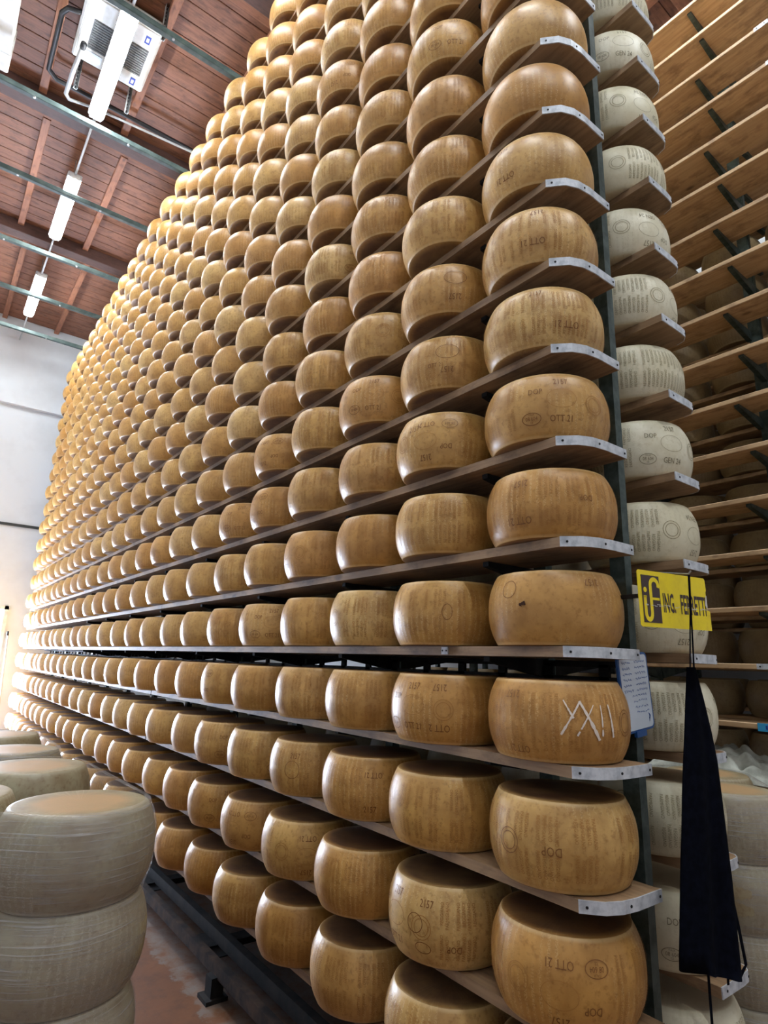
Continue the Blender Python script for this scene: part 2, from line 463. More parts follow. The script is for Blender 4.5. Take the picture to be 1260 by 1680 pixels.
# ceiling of boards on joists and dark beams
ceil = empty('ceiling', (0, 0, CEIL)); tag(ceil, kind='structure')
bw = 0.205
bm_ = MB(); bm_.bbox(-3.6, 5.5, -bw / 2 + 0.003, bw / 2 - 0.003, 0, 0.03, 0.005)
board_me = bm_.mesh('ceiling_board', M_BOARD)
y = -4.4
while y < WALL_Y:
    put('ceiling_board', board_me, ceil, (0, y, rnd.uniform(-0.002, 0.002)))
    y += bw
bk = MB(); bk.box(-3.6, 5.5, -4.5, WALL_Y, 0.032, 0.08)
bk.build('roof_deck', M_BEAM, ceil)
beam_me = MB(); beam_me.bbox(-3.6, 5.5, -0.1, 0.1, -0.20, 0, 0.008); beam_me = beam_me.mesh('beam', M_BEAM)
led_me = MB(); led_me.bbox(-3.6, 5.5, -0.09, 0.09, -0.075, 0, 0.005); led_me = led_me.mesh('ledger', M_LEDGER)
BEAMS = [-2.2, 0.65, 3.5, 6.33, 9.2, 12.2]
for yb in BEAMS:
    if yb < 12: put('beam', beam_me, ceil, (0, yb, 0))
    if yb < 12: put('ledger', led_me, ceil, (0, yb + 0.19, 0))
for i, yb in enumerate(BEAMS[:-1]):
    y0, y1 = yb + 0.28, (BEAMS[i + 1] - 0.1 if i < len(BEAMS) - 2 else WALL_Y - 0.1)
    j = MB(); j.bbox(-0.045, 0.045, y0, y1, -0.085, 0, 0.005); jm = j.mesh('joist', M_JOIST)
    off = {1: -0.6, 2: -0.60, 3: -0.49, 4: -0.37}.get(i, -0.5)
    for kx in range(-3, 7):
        x = off + kx * 0.955
        if -3.5 < x < 5.4: put('joist', jm, ceil, (x, 0, 0))

# ------------------------------------------------------------------ tie tubes between the racks
ZT = Z0 + 17 * DZ
tube_me = MB()
tube_me.bbox(-3.4, 0.44, -0.03, 0.03, -0.035, 0.035, 0.006)
for xb in (-2.6, -1.62, -0.62, 0.2):
    tube_me.tube([(xb, -0.02, -0.035), (xb, -0.02, -0.05)], 0.014, 6, 1)
tube_me = tube_me.mesh('tie_tube', [M_TUBE, M_GALV])
TY = [2.52, 4.0, 5.63, 7.04, 8.62, 10.03, 11.49]
TL = ['nearest green tie tube crossing overhead, just out of the top of view',
      'green steel tie tube crossing under the ceiling air cooler',
      'green steel tie tube crossing below the far end of the nearest lamp',
      'green steel tie tube crossing the middle lamp',
      'green steel tie tube crossing between the middle and far lamps',
      'green steel tie tube crossing the farthest lamp',
      'dark steel tie tube crossing in front of the white back wall']
for yy, lb in zip(TY, TL):
    tag(put('tie_tube', tube_me, None, (0, yy, ZT)), lb, 'tube', 'tie tubes over the left aisle')

# ------------------------------------------------------------------ fluorescent lamps
def lamp_meshes():
    Ln = 1.56
    d = MB()
    prof = [(-0.078, 0.0), (-0.082, -0.03), (-0.068, -0.066), (-0.036, -0.084), (0.036, -0.084), (0.068, -0.066), (0.082, -0.03), (0.078, 0.0)]
    n = len(prof); vs = []
    for yy, sc in ((-Ln/2 + 0.02, 0.72), (-Ln/2 + 0.06, 1), (Ln/2 - 0.06, 1), (Ln/2 - 0.02, 0.72)):
        vs += [(x * (0.85 if sc < 1 else 1), yy, z * sc) for x, z in prof]
    fs = []
    for i in range(3):
        for k in range(n - 1): fs.append((i*n+k, i*n+k+1, (i+1)*n+k+1, (i+1)*n+k))
    fs.append(tuple(range(n))); fs.append(tuple(3*n + k for k in range(n - 1, -1, -1)))
    d.add(vs, fs)
    dm = d.mesh('diffuser', M_LAMP, True)
    h = MB(); h.bbox(-0.088, 0.088, -Ln/2, Ln/2, -0.028, 0.045, 0.012); hm = h.mesh('housing', M_HOUSE)
    caps = []
    for s in (-1, 1):
        c = MB(); y0, y1 = sorted((s * (Ln/2 - 0.025), s * (Ln/2 + 0.012)))
        c.bbox(-0.07, 0.07, y0, y1, -0.05, 0.02, 0.01)
        c.bbox(-0.03, -0.022, y0 + 0.008, y1 - 0.008, -0.05, -0.04, 0.001, 1); c.bbox(0.022, 0.03, y0 + 0.008, y1 - 0.008, -0.05, -0.04, 0.001, 1)
        caps.append(c.mesh('end_cap', [M_CAP, M_SCREW]))
    hg = MB()
    hg.tube([(0, 0, 0.04), (0, 0, CEIL - (ZT + 0.25))], 0.006, 6)
    hgm = hg.mesh('hanger', M_GALV)
    return dm, hm, caps, hgm
LM = lamp_meshes()
def lamp(x, y, label, group='fluorescent lamps over the aisles'):
    e = empty('fluorescent_lamp', (x, y, ZT + 0.25)); tag(e, label, 'lamp', group)
    put('diffuser', LM[0], e); put('housing', LM[1], e); put('end_cap', LM[2][0], e); put('end_cap', LM[2][1], e); put('hanger', LM[3], e, (0, -0.5, 0)); put('hanger', LM[3], e, (0, 0.5, 0))
    return e
for y, lb in ((4.97, 'lit fluorescent lamp in front of the ceiling air cooler, largest of the three'),
              (7.70, 'lit fluorescent lamp hanging midway down the left aisle'),
              (10.48, 'lit fluorescent lamp nearest the white back wall, smallest of the three'),
              (2.22, 'added lit fluorescent lamp over the left aisle, just above the top of view'),  # this and the next two are unseen lamps, added for their light
              (-0.53, 'added lit fluorescent lamp over the left aisle, straight above the viewer'),
              (-3.2, 'added lit fluorescent lamp over the left aisle, behind the viewer')):
    lamp(-1.0, y, lb)
for i, y in enumerate((-2.4, 0.3, 3.0, 5.7, 8.4)):  # unseen row over the right aisle, added for its light
    lamp(1.70, y, 'added unseen lit fluorescent lamp over the right aisle, %s from the front' % ORD[i + 1])
cd = MB()
for y0, y1 in ((5.74, 6.93), (8.47, 9.71), (11.25, 12.55), (2.99, 4.2)):
    cd.tube([(-1.0, y0, ZT + 0.26), (-1.0, y1, ZT + 0.26)], 0.014, 8)
tag(cd.build('conduit', M_COND, smooth=True), 'thin pale conduit running from lamp to lamp', 'conduit')

# ------------------------------------------------------------------ ceiling air cooler, struts, pipes, duct
ac = empty('air_cooler', (-0.99, 4.90, Z0 + 6.45)); tag(ac, 'white two-fan air cooler hung under the wooden ceiling', 'air cooler')
b_ = MB(); b_.bbox(-0.39, 0.37, -0.44, 0.45, 0.0, 0.16, 0.02); b_.build('casing', M_WHITE, ac)
b_ = MB(); b_.bbox(-0.36, 0.34, -0.40, 0.41, -0.012, 0.004, 0.004); b_.build('face_panel', M_WHITE, ac)
for x0 in (-0.27, 0.04):
    g = MB(); g.bbox(x0, x0 + 0.25, -0.16, 0.22, -0.018, -0.010, 0.002)
    gr = g.build('grille', M_GRILLE, ac)
    s_ = MB()
    for q in range(12): s_.box(x0 + 0.01, x0 + 0.24, -0.15 + q * 0.031, -0.143 + q * 0.031, -0.024, -0.018)
    s_.build('grille_bar', M_GRILLE, gr)
b_ = MB(); b_.bbox(-0.33, -0.1, 0.255, 0.36, -0.018, -0.010, 0.002); b_.build('light_panel', M_BOARDW, ac)
for x0, y0 in ((0.215, -0.33), (0.215, 0.28)):
    l_ = MB(); l_.box(x0, x0 + 0.055, y0, y0 + 0.1, -0.016, -0.011); o = l_.build('blue_label', M_BLUE, ac)
    l2 = MB(); l2.box(x0 + 0.014, x0 + 0.041, y0 + 0.025, y0 + 0.075, -0.018, -0.0155); l2.build('label_mark', M_WHITE, o)
ST = MB()
def strut_mesh():
    s = MB(); Lh = CEIL - (Z0 + 6.2)
    s.box(-0.02, -0.016, -0.02, 0.02, 0, Lh); s.box(0.016, 0.02, -0.02, 0.02, 0, Lh); s.box(-0.02, 0.02, 0.016, 0.02, 0, Lh)
    for i in range(int(Lh / 0.05)): s.box(-0.005, 0.005, 0.010, 0.017, 0.015 + i * 0.05, 0.04 + i * 0.05, 1)
    return s.mesh('hanging_strut', [M_GALV, M_BLACKP])
sm = strut_mesh()
for x, y, rz in ((-1.27, 5.50, 0.2), (-0.72, 5.46, 0.2), (-0.66, 4.30, 0.1), (-1.40, 4.30, 0.1)):
    put('hanging_strut', sm, ac, (x + 0.99, y - 4.90, -0.25), (0, 0, rz))
p_ = MB(); p_.tube([(-1.30, 5.0, Z0 + 6.30), (-1.325, 5.4, Z0 + 6.33), (-1.335, 5.82, Z0 + 6.36), (-1.29, 5.89, Z0 + 6.37), (-1.0, 5.83, Z0 + 6.38), (0.3, 5.72, Z0 + 6.4)],
                   [0.024, 0.024, 0.024, 0.02, 0.014, 0.014], 10)
p_.tube([(-1.298, 4.97, Z0 + 6.298), (-1.302, 5.04, Z0 + 6.303)], 0.03, 10, 1)
tag(p_.build('drain_pipe', [M_COND, M_BLACKP], smooth=True), 'grey bent drain pipe leaving the air cooler', 'pipe')
p_ = MB(); p_.tube([(-1.33, 4.8, Z0 + 6.5), (-1.50, 4.86, Z0 + 6.5), (-1.545, 4.95, Z0 + 6.5), (-1.55, 5.75, Z0 + 6.5), (-1.45, 5.84, Z0 + 6.5), (-0.7, 5.82, Z0 + 6.5), (0.4, 5.82, Z0 + 6.5)], 0.027, 10)
tag(p_.build('refrigerant_pipe', M_BLACKP, smooth=True), 'black insulated refrigerant pipe looping beside the air cooler', 'pipe')
d_ = MB(); d_.bbox(-2.5, -1.91, -1.0, 5.88, Z0 + 6.26, Z0 + 6.62, 0.015)
for yy in (1.2, 2.7, 4.2, 5.6): d_.box(-2.505, -1.9, yy, yy + 0.03, Z0 + 6.255, Z0 + 6.62)
tag(d_.build('air_duct', M_WHITE), 'white square air duct at the top left under the ceiling', 'duct')

# ------------------------------------------------------------------ cheese wheel meshes
def profile(R, H, rim=0.865, nseg=9):
    pts = [(0.0, -H/2), (rim * R * 0.5, -H/2), (rim * R - 0.012, -H/2), (rim * R - 0.004, -H/2 + 0.001)]
    for i in range(nseg + 1):
        t = -1 + 2 * i / nseg
        r = R * (1 - (1 - rim) * abs(t) ** 2.3)
        z = (H/2 - 0.004) * t
        pts.append((r, z))
    pts += [(rim * R - 0.004, H/2 - 0.001), (rim * R - 0.012, H/2), (rim * R * 0.5, H/2), (0.0, H/2)]
    return pts
def rind_radius(h, R=WR, H=WH, rim=0.865):
    t = max(-1, min(1, h / (H/2 - 0.004)))
    return R * (1 - (1 - rim) * abs(t) ** 2.3)
def wheel_geo(R, H, seg, nseg, seed=0, amp=0.0014, rim=0.865):
    rg = random.Random(seed); ph = [rg.uniform(0, 6.28) for _ in range(6)]
    pr = profile(R, H, rim, nseg); vs = [(0, 0, pr[0][1])]; fs = []
    rings = pr[1:-1]
    for r, z in rings:
        for k in range(seg):
            a = 2 * PI * k / seg
            d = amp * (0.5 * math.sin(2 * a + ph[0]) + 0.3 * math.sin(3 * a + ph[1] + z * 9) + 0.2 * math.sin(5 * a + ph[2] - z * 14)) * (r / R)
            vs.append(((r + d) * math.cos(a), (r + d) * math.sin(a), z))
    vs.append((0, 0, pr[-1][1]))
    n = len(rings)
    for k in range(seg):
        k2 = (k + 1) % seg
        fs.append((0, 1 + k2, 1 + k))
        for i in range(n - 1):
            fs.append((1 + i*seg + k, 1 + i*seg + k2, 1 + (i+1)*seg + k2, 1 + (i+1)*seg + k))
        fs.append((len(vs) - 1, 1 + (n-1)*seg + k, 1 + (n-1)*seg + k2))
    return vs, fs
def finish_wheel(name, vs, fs, wc, wr, mat):
    me = bpy.data.meshes.new(name); me.from_pydata(vs, [], fs); me.materials.append(mat)
    me.polygons.foreach_set('use_smooth', [True] * len(me.polygons))
    a = me.attributes.new('wc', 'FLOAT_VECTOR', 'POINT'); a.data.foreach_set('vector', [c for p in wc for c in p])
    a = me.attributes.new('wr', 'FLOAT', 'POINT'); a.data.foreach_set('value', wr)
    me.update()
    return me
def wheel_mesh(name, mat, seed, seg=56, nseg=12, R=WR, H=WH):
    vs, fs = wheel_geo(R, H, seg, nseg, seed)
    k = WH / H
    return finish_wheel(name, vs, fs, [(x, y, z * k) for x, y, z in vs], [0.0] * len(vs), mat)
GOLD_ME = [wheel_mesh('golden_wheel_shape', GOLD, i) for i in range(5)]
PALE_ME = [wheel_mesh('cream_wheel_shape', PALE, 20 + i) for i in range(3)]
SHADED_ME = [wheel_mesh('shaded_wheel_shape', SHADED, 70 + i) for i in range(3)]
WRAP_ME = [wheel_mesh('wrapped_wheel_shape', WRAPPED, 40 + i) for i in range(3)]

# lettering pressed into the rind --------------------------------------------------------
_tc = {}
def text_geo(s, off=0.0):
    if (s, off) in _tc: return _tc[(s, off)]
    cu = bpy.data.curves.new('t', 'FONT'); cu.body = s; cu.size = 1.0; cu.align_x = 'CENTER'; cu.align_y = 'CENTER'
    cu.resolution_u = 2; cu.offset = off
    o = bpy.data.objects.new('t', cu); COL.objects.link(o)
    dg = bpy.context.evaluated_depsgraph_get(); dg.update()
    me = bpy.data.meshes.new_from_object(o.evaluated_get(dg))
    r = ([(v.co.x, v.co.y) for v in me.vertices], [tuple(p.vertices) for p in me.polygons])
    bpy.data.objects.remove(o); bpy.data.curves.remove(cu); bpy.data.meshes.remove(me)
    _tc[(s, off)] = r
    return r
def ring_geo(a, b, t, n=40):
    vs, fs = [], []
    for k in range(n):
        c, s = math.cos(2*PI*k/n), math.sin(2*PI*k/n)
        vs += [(a*c, b*s), ((a-t)*c, (b-t)*s)]
        k2 = (k + 1) % n
        fs.append((2*k, 2*k2, 2*k2+1, 2*k+1))
    return vs, fs
class Stamp:
    """flat glyphs wrapped on the barrel: s = arc length, h = height on the rind"""
    def __init__(s, off=0.0022): s.m = MB(); s.off = off
    def put(s, geo, s0, h0, size=1.0, rot=0.0, xs=1.0, mi=0):
        c, n = math.cos(rot), math.sin(rot); vs = []
        for x, y in geo[0]:
            x *= size * xs; y *= size
            u, v = s0 + x * c - y * n, h0 + x * n + y * c
            r = rind_radius(v) + s.off; a = u / WR
            vs.append((r * math.cos(a), r * math.sin(a), v))
        s.m.add(vs, geo[1], mi)
        return s
    def text(s, t, s0, h0, size, rot=0.0, xs=0.8, mi=0): return s.put(text_geo(t), s0, h0, size, rot, xs, mi)
    def ring(s, s0, h0, a, b, t=0.0022, mi=0): return s.put(ring_geo(a, b, t), s0, h0, 1, 0, 1, mi)
def columns(st, s_from, s_to, pitch=0.0185, size=0.0165, skip=0.0, seed=1):
    s = s_from; i = 0; rg = random.Random(seed)
    while s < s_to:
        if rg.random() < skip: s += pitch; i += 1; continue
        st.text('PARMIGIANO' if i % 2 == 0 else 'REGGIANO', s, 0.047 if i % 2 == 0 else 0.052, size, PI/2, 0.78)
        st.text('REGGIANO' if i % 2 == 0 else 'PARMIGIANO', s, -0.052 if i % 2 == 0 else -0.047, size, PI/2, 0.78)
        s += pitch; i += 1
def panel(st, date):
    st.text('2157', 0.0, 0.078, 0.034, mi=1)
    st.ring(0.0, 0.012, 0.052, 0.036, 0.0016)
    st.text(date, 0.0, -0.062, 0.032, mi=1)
    st.ring(-0.105, -0.058, 0.034, 0.022, mi=1); st.text('08 604', -0.105, -0.058, 0.019, mi=1); st.text('CE', -0.105, -0.071, 0.010, mi=1)
    st.text('ITALIA', -0.105, -0.044, 0.009, mi=1)
    st.ring(0.125, 0.0, 0.037, 0.037); st.ring(0.125, 0.0, 0.027, 0.027)
    st.text('DOP', -0.09, 0.04, 0.03, mi=1)
CIRC = 2 * PI * WR
def lettering(date, skip=0.0):
    st = Stamp(); columns(st, 0.18, CIRC - 0.16, skip=skip); panel(st, date); return st
LET_GOLD = lettering('OTT 21', 0.35).m.mesh('stamped_lettering', [M_ST_GOLD, M_ST_DARK])
LET_PALE = lettering('GEN 24', 0.06).m.mesh('stamped_lettering', [M_ST_PALE, M_ST_PALED])

# ------------------------------------------------------------------ main rack
rack = empty('storage_rack', (0.43, 0, 0)); tag(rack, 'tall green steel rack of wooden shelves loaded with golden cheese wheels', 'rack')
OX = 0.43
def plank_end(side):
    # plan outline of the near plank end, outer corner rounded; side -1 golden, +1 cream
    if side < 0: return [(0.292, 0.0), (0.16, 0.0), (0.10, 0.008), (0.05, 0.03), (0.0, 0.083)]
    return [(0.645, 0.0), (0.80, 0.0), (0.845, 0.004), (0.872, 0.022), (0.884, 0.06)]
SPLITS = [0.0, 4.15, 8.3, RACK_END]
def make_planks(side):
    out = []
    for i in range(3):
        y0, y1 = SPLITS[i] + (0.002 if i else 0), SPLITS[i + 1] - 0.002
        e = plank_end(side) if i == 0 else ([(0.292, y0), (0.0, y0)] if side < 0 else [(0.645, y0), (0.884, y0)])
        poly = [(e[-1][0], y1), (e[0][0], y1)] + e
        if side > 0: poly = poly[::-1]
        b = MB(); b.prism([(x - OX, yy) for x, yy in poly][::-1], -PL_T, 0)
        out.append(b.mesh('shelf_plank', M_PLANK))
    return out
PLANKS = {-1: make_planks(-1), 1: make_planks(1)}
def end_plate(side):
    e = plank_end(side); b = MB(); th = 0.004
    pts = [(Vector((x - OX, yy, 0))) for x, yy in e]
    n = len(pts); out = []
    for i, p in enumerate(pts):
        d = (pts[min(i+1, n-1)] - pts[max(i-1, 0)]).normalized()
        nr = Vector((d.y, -d.x, 0))
        if nr.y > 0 or (side > 0 and nr.x < 0 and nr.y > -0.2): nr = -nr
        out.append(p + nr * th)
    vs = []
    for p, o in zip(pts, out): vs += [(p.x, p.y, -PL_T), (p.x, p.y, 0.001), (o.x, o.y, -PL_T), (o.x, o.y, 0.001)]
    fs = []
    for i in range(n - 1):
        a, c = 4*i, 4*(i+1)
        fs += [(a+2, c+2, c+3, a+3), (a+1, a+3, c+3, c+1), (a, c, c+2, a+2), (a, a+1, c+1, c)]
    fs += [(0, 2, 3, 1), (4*n-4, 4*n-3, 4*n-1, 4*n-2)]
    b.add(vs, fs)
    for fr in ((0.04, 0.5, 0.93) if side < 0 else (0.12, 0.72)):
        # screw heads
        tot = sum((out[i+1] - out[i]).length for i in range(n - 1)); dd = fr * tot
        for i in range(n - 1):
            sl = (out[i+1] - out[i]).length
            if dd <= sl:
                p = out[i].lerp(out[i+1], dd / sl); dr = (out[i+1] - out[i]).normalized(); nr = Vector((dr.y, -dr.x, 0))
                if nr.y > 0: nr = -nr
                b.tube([p + Vector((0, 0, -PL_T/2)) - nr * 0.001, p + Vector((0, 0, -PL_T/2)) + nr * 0.0015], 0.0042, 8, 1)
                break
            dd -= sl
    return b.mesh('end_plate', [M_ZINC, M_SCREW])
PLATE = {-1: end_plate(-1), 1: end_plate(1)}
YOFF = {}
for lv in range(LV_LO, LV_HI + 1):
    for side in (-1, 1):
        yo = rnd.uniform(-0.004, 0.004)
        if side < 0 and lv in (-1, -2): yo -= 0.012
        YOFF[(lv, side)] = yo
        for i in range(3):
            p = put('shelf_plank', PLANKS[side][i], rack, (0, yo if i == 0 else 0, Z0 + lv * DZ))
            if i == 0:
                tag(put('end_plate', PLATE[side], p), 'galvanised metal end strip with screws')
                if lv == 0 and side < 0:
                    c = MB(); c.box(-0.436, -0.43, 0.60, 0.635, -0.03, -0.003)
                    c.tube([(-0.437, 0.607, -0.016), (-0.435, 0.607, -0.016)], 0.004, 6, 1); c.tube([(-0.437, 0.628, -0.016), (-0.435, 0.628, -0.016)], 0.004, 6, 1)
                    c.build('joining_clip', [M_ZINC, M_SCREW], p)
# uprights: channel posts
PY = [0.11] + [0.46 + 0.97 * i for i in range(12)]
po = MB()
po.box(-0.055, -0.013, -0.03, -0.022, 0.05, ZT); po.box(-0.055, -0.047, -0.03, 0.03, 0.05, ZT); po.box(-0.055, -0.013, 0.022, 0.03, 0.05, ZT)
po.box(-0.05, -0.018, -0.021, 0.021, 0.05, ZT)
pom = po.mesh('upright_post', M_STEEL)
for i, yy in enumerate(PY):
    put('upright_post', pom, rack, (0, yy, 0))
arm = MB()
for s in (-1, 1):
    pf = [(0.0, 0.0), (0.34, 0.0), (0.34, -0.018), (0.02, -0.07)] if s < 0 else [(0.0, 0.0), (0.40, 0.0), (0.40, -0.018), (0.02, -0.07)]
    vs = []
    for yy in (-0.014, 0.014): vs += [(s * x - 0.035, yy, z) for x, z in pf]
    arm.add(vs, [(0,1,2,3), (7,6,5,4), (0,4,5,1), (1,5,6,2), (2,6,7,3), (3,7,4,0)])
armm = arm.mesh('shelf_arm', M_STEELD)
arm_stuff = MB()
na = 0
for j, yy in enumerate(PY[1:]):
    for lv in range(LV_LO, LV_HI + 1):
        if na < 300 and (j < 8):
            put('shelf_arm', armm, rack, (0, yy, Z0 + lv * DZ - PL_T - 0.001)); na += 1
# longitudinal perforated rails behind the wheels below the eye-level shelf and at the very foot
rl = MB()
for zz in (Z0 - 0.115, Z0 - 0.06):
    rl.box(-0.07, -0.056, 0.1, RACK_END, zz, zz + 0.022)
for q in range(48): rl.box(-0.07, -0.056, 0.16 + q * 0.24, 0.20 + q * 0.24, Z0 - 0.11, Z0 - 0.05)
rl.build('slotted_rail', M_STEELD, rack)
for x0, x1, z0, z1, mt in ((-0.47, -0.43, 0.10, 0.165, M_RUST), (-0.345, -0.30, 0.13, 0.20, M_STEELD), (0.40, 0.45, 0.10, 0.165, M_RUST), (0.28, 0.32, 0.13, 0.2, M_STEELD)):
    b = MB(); b.box(x0, x1, 0.06, RACK_END, z0, z1); b.build('base_rail', mt, rack)
tie = MB(); tie.box(-0.46, 0.44, -0.05, 0.05, 0.10, 0.135)
tie.box(-0.43, -0.32, -0.17, 0.17, 0.118, 0.124)
tiem = tie.mesh('base_tie', M_STEELD)
foot = MB(); foot.box(-0.50, -0.43, -0.04, 0.04, 0.02, 0.11); foot.box(-0.53, -0.41, -0.06, 0.06, 0.0, 0.02)
footm = foot.mesh('base_foot', M_STEELD)
for i in range(10):
    put('base_tie', tiem, rack, (0, 0.30 + i * 1.18, 0)); put('base_foot', footm, rack, (0, 0.02 + 2.33 * (i / 2), 0)) if i % 2 == 0 else None

# ------------------------------------------------------------------ golden wheels
cells = []
for lv in range(LV_LO, LV_HI + 1):
    for k in range(NCOL):
        c = (*gold_xy(k), Z0 + lv * DZ + WH / 2)
        pr = project(c)
        rp = 979 * WR / pr[2]
        vis = -rp < pr[0] < 1260 + rp and -rp < pr[1] < 1680 + rp
        cells.append((lv, k, vis, pr[2]))
shown = sorted([c for c in cells if c[2]], key=lambda c: c[3])[:300]
shown = {(c[0], c[1]) for c in shown}

def shelf_phrase(lv):
    if lv == -1: return "on the XXII wheel's shelf"
    if lv > -1: return '%s shelf above the XXII wheel' % ORD[lv + 1]
    return '%s shelf below the XXII wheel' % ORD[-1 - lv]
SPECIAL = {
    (-1, 0): 'golden cheese wheel with XXII chalked on it, beside the small whiteboard',
    (0, 0): 'golden cheese wheel with a small dark hole, beside the yellow sign',
    (-2, 0): 'golden cheese wheel at the shelf end just under the XXII wheel',
    (-3, 0): 'large golden cheese wheel with oval stamp, lowest whole one beside the post',
}
AZ = math.atan2(-1.33, -1.76)      # side of the near wheels turned to the aisle corner
FACE = {}                          # (lv,k): (spin of the panel, flipped)
FACE[(2, 0)] = (AZ + 0.25, 0)
FACE[(-3, 0)] = (AZ - 0.1, 1)
GOLD_OBJ = {}
stuff_v, stuff_f, stuff_wc, stuff_wr = [], [], [], []
lo_v = [wheel_geo(WR, WH, 26, 6, 60 + i) for i in range(3)]
for lv, k, vis, dist in cells:
    rg = random.Random(lv * 100 + k * 7 + 5)
    dx, dy = rg.uniform(-0.012, 0.012), rg.uniform(-0.008, 0.008)
    if k == 0: dy *= 0.4; dx = dx * 0.5 + (0.010 if lv == 0 else 0)
    sc = rg.uniform(0.985, 1.012); sz = rg.uniform(0.965, 1.01)
    if k < 4: sc = sz = 1.0
    gx, gy = gold_xy(k)
    loc = (gx + dx, gy + dy, Z0 + lv * DZ + WH / 2 * sz + 0.001)
    spin = rg.uniform(0, 2 * PI); flip = rg.random() < 0.45
    if (lv, k) in FACE: spin, flip = FACE[(lv, k)]
    if (lv, k) in shown:
        o = put('cheese_wheel', GOLD_ME[(lv * 3 + k) % 5], None, loc, (PI if flip else 0, 0, spin), (sc, sc, sz))
        lb = SPECIAL.get((lv, k)) or 'golden cheese wheel, %s from the near end, %s' % (ORD[k + 1], shelf_phrase(lv))
        tag(o, lb, 'cheese wheel', 'golden cheese wheels on the left rack')
        GOLD_OBJ[(lv, k)] = o
        if dist < 4.2 and (k > 0 or (lv, k) in FACE):
            tag(put('stamped_lettering', LET_GOLD, o), kind='stuff')
    else:
        vs, fs = lo_v[(lv + k) % 3]; n0 = len(stuff_v); c, s = math.cos(spin), math.sin(spin); wr = rg.random()
        for x, y, z in vs:
            stuff_v.append((loc[0] + sc * (x * c - y * s), loc[1] + sc * (x * s + y * c), loc[2] + sz * z))
            stuff_wc.append((x, y, z)); stuff_wr.append(wr)
        stuff_f += [tuple(i + n0 for i in f) for f in fs]
o = put('cheese_wheels', finish_wheel('cheese_wheels', stuff_v, stuff_f, stuff_wc, stuff_wr, GOLD))
tag(o, 'small distant golden cheese wheels filling the far part of the rack', 'cheese wheels', kind='stuff')

# own marks of the first column: a lettering child turned to the aisle corner
COLS_ONLY = Stamp(); columns(COLS_ONLY, 0.0, CIRC - 0.02, skip=0.4, seed=4); COLS_ONLY = COLS_ONLY.m.mesh('stamped_lettering', M_ST_GOLD)
def own_marks(lv, k, items, mat=M_ST_DARK, name='stamped_mark', spin=AZ):
    """items in the wheel's upright frame; s to the right when seen from outside"""
    if (lv, k) not in GOLD_OBJ: return
    o = GOLD_OBJ[(lv, k)]
    st = Stamp(0.0026)
    for it in items:
        if it[0] == 'ring': st.ring(*it[1:])
        else: st.text(*it)
    me = st.m.mesh(name, mat)
    c = tag(put(name, me, None), kind='stuff')
    c.rotation_euler = (0, 0, spin); c.location = o.location
    c.parent = o; c.matrix_parent_inverse = o.matrix_basis.inverted()
    return c
for lv in range(LV_LO, 10):
    if (lv, 0) in FACE or (lv, 0) not in GOLD_OBJ: continue
    if lv in (1, -1, -2, 4, 3):
        tag(put('stamped_lettering', COLS_ONLY, GOLD_OBJ[(lv, 0)]), kind='stuff')
U = PI   # upside-down text
own_marks(0, 0, [('2157', 0.13, 0.082, 0.034, U), ('ring', -0.16, 0.06, 0.03, 0.03)])
own_marks(-1, 0, [('2157', -0.15, 0.078, 0.034, U), ('OTT 21', -0.13, -0.085, 0.03, U), ('ring', 0.245, 0.0, 0.035, 0.04), ('ring', 0.245, 0.0, 0.026, 0.03)])
own_marks(-2, 0, [('DOP', -0.03, -0.005, 0.036, U), ('ring', -0.17, 0.0, 0.036, 0.036), ('ring', -0.17, 0.0, 0.026, 0.026)])
own_marks(1, 0, [('2157', -0.10, 0.068, 0.034, U), ('OTT 21', -0.11, -0.062, 0.036, U), ('DOP', 0.12, 0.01, 0.028, U)])
own_marks(3, 0, [('OTT 21', 0.09, -0.05, 0.036, U), ('2157', -0.02, 0.085, 0.03)])
own_marks(4, 0, [('OTT 21', -0.02, -0.05, 0.036, U), ('2157', 0.0, 0.082, 0.034, U)])
own_marks(5, 0, [('2157', -0.14, 0.08, 0.034, U), ('OTT 21', -0.13, -0.06, 0.034, U)])
own_marks(3, 1, [('ring', 0.02, 0.03, 0.05, 0.034), ('2157', 0.02, -0.05, 0.036, U), ('OTT 21', -0.03, -0.03, 0.026)])
own_marks(4, 1, [('ring', 0.06, 0.03, 0.05, 0.034), ('2157', 0.06, -0.06, 0.036, U)])
own_marks(2, 1, [('2157', -0.12, 0.05, 0.034)])
own_marks(0, 1, [('ring', 0.03, 0.0, 0.02, 0.03)])
own_marks(-1, 1, [('2157', 0.0, 0.078, 0.034, U), ('OTT 2', 0.0, -0.062, 0.036, U)])
own_marks(-2, 2, [('OTT 21', 0.06, 0.06, 0.03, U), ('2157', 0.05, -0.072, 0.034)])
own_marks(-3, 1, [('2157', -0.05, 0.07, 0.032), ('ring', -0.09, 0.01, 0.03, 0.03), ('ring', -0.06, -0.06, 0.03, 0.018), ('DOP', 0.05, -0.05, 0.03, U)])
own_marks(-2, 3, [('2157', -0.02, 0.06, 0.034), ('ring', -0.03, 0.0, 0.04, 0.04)])

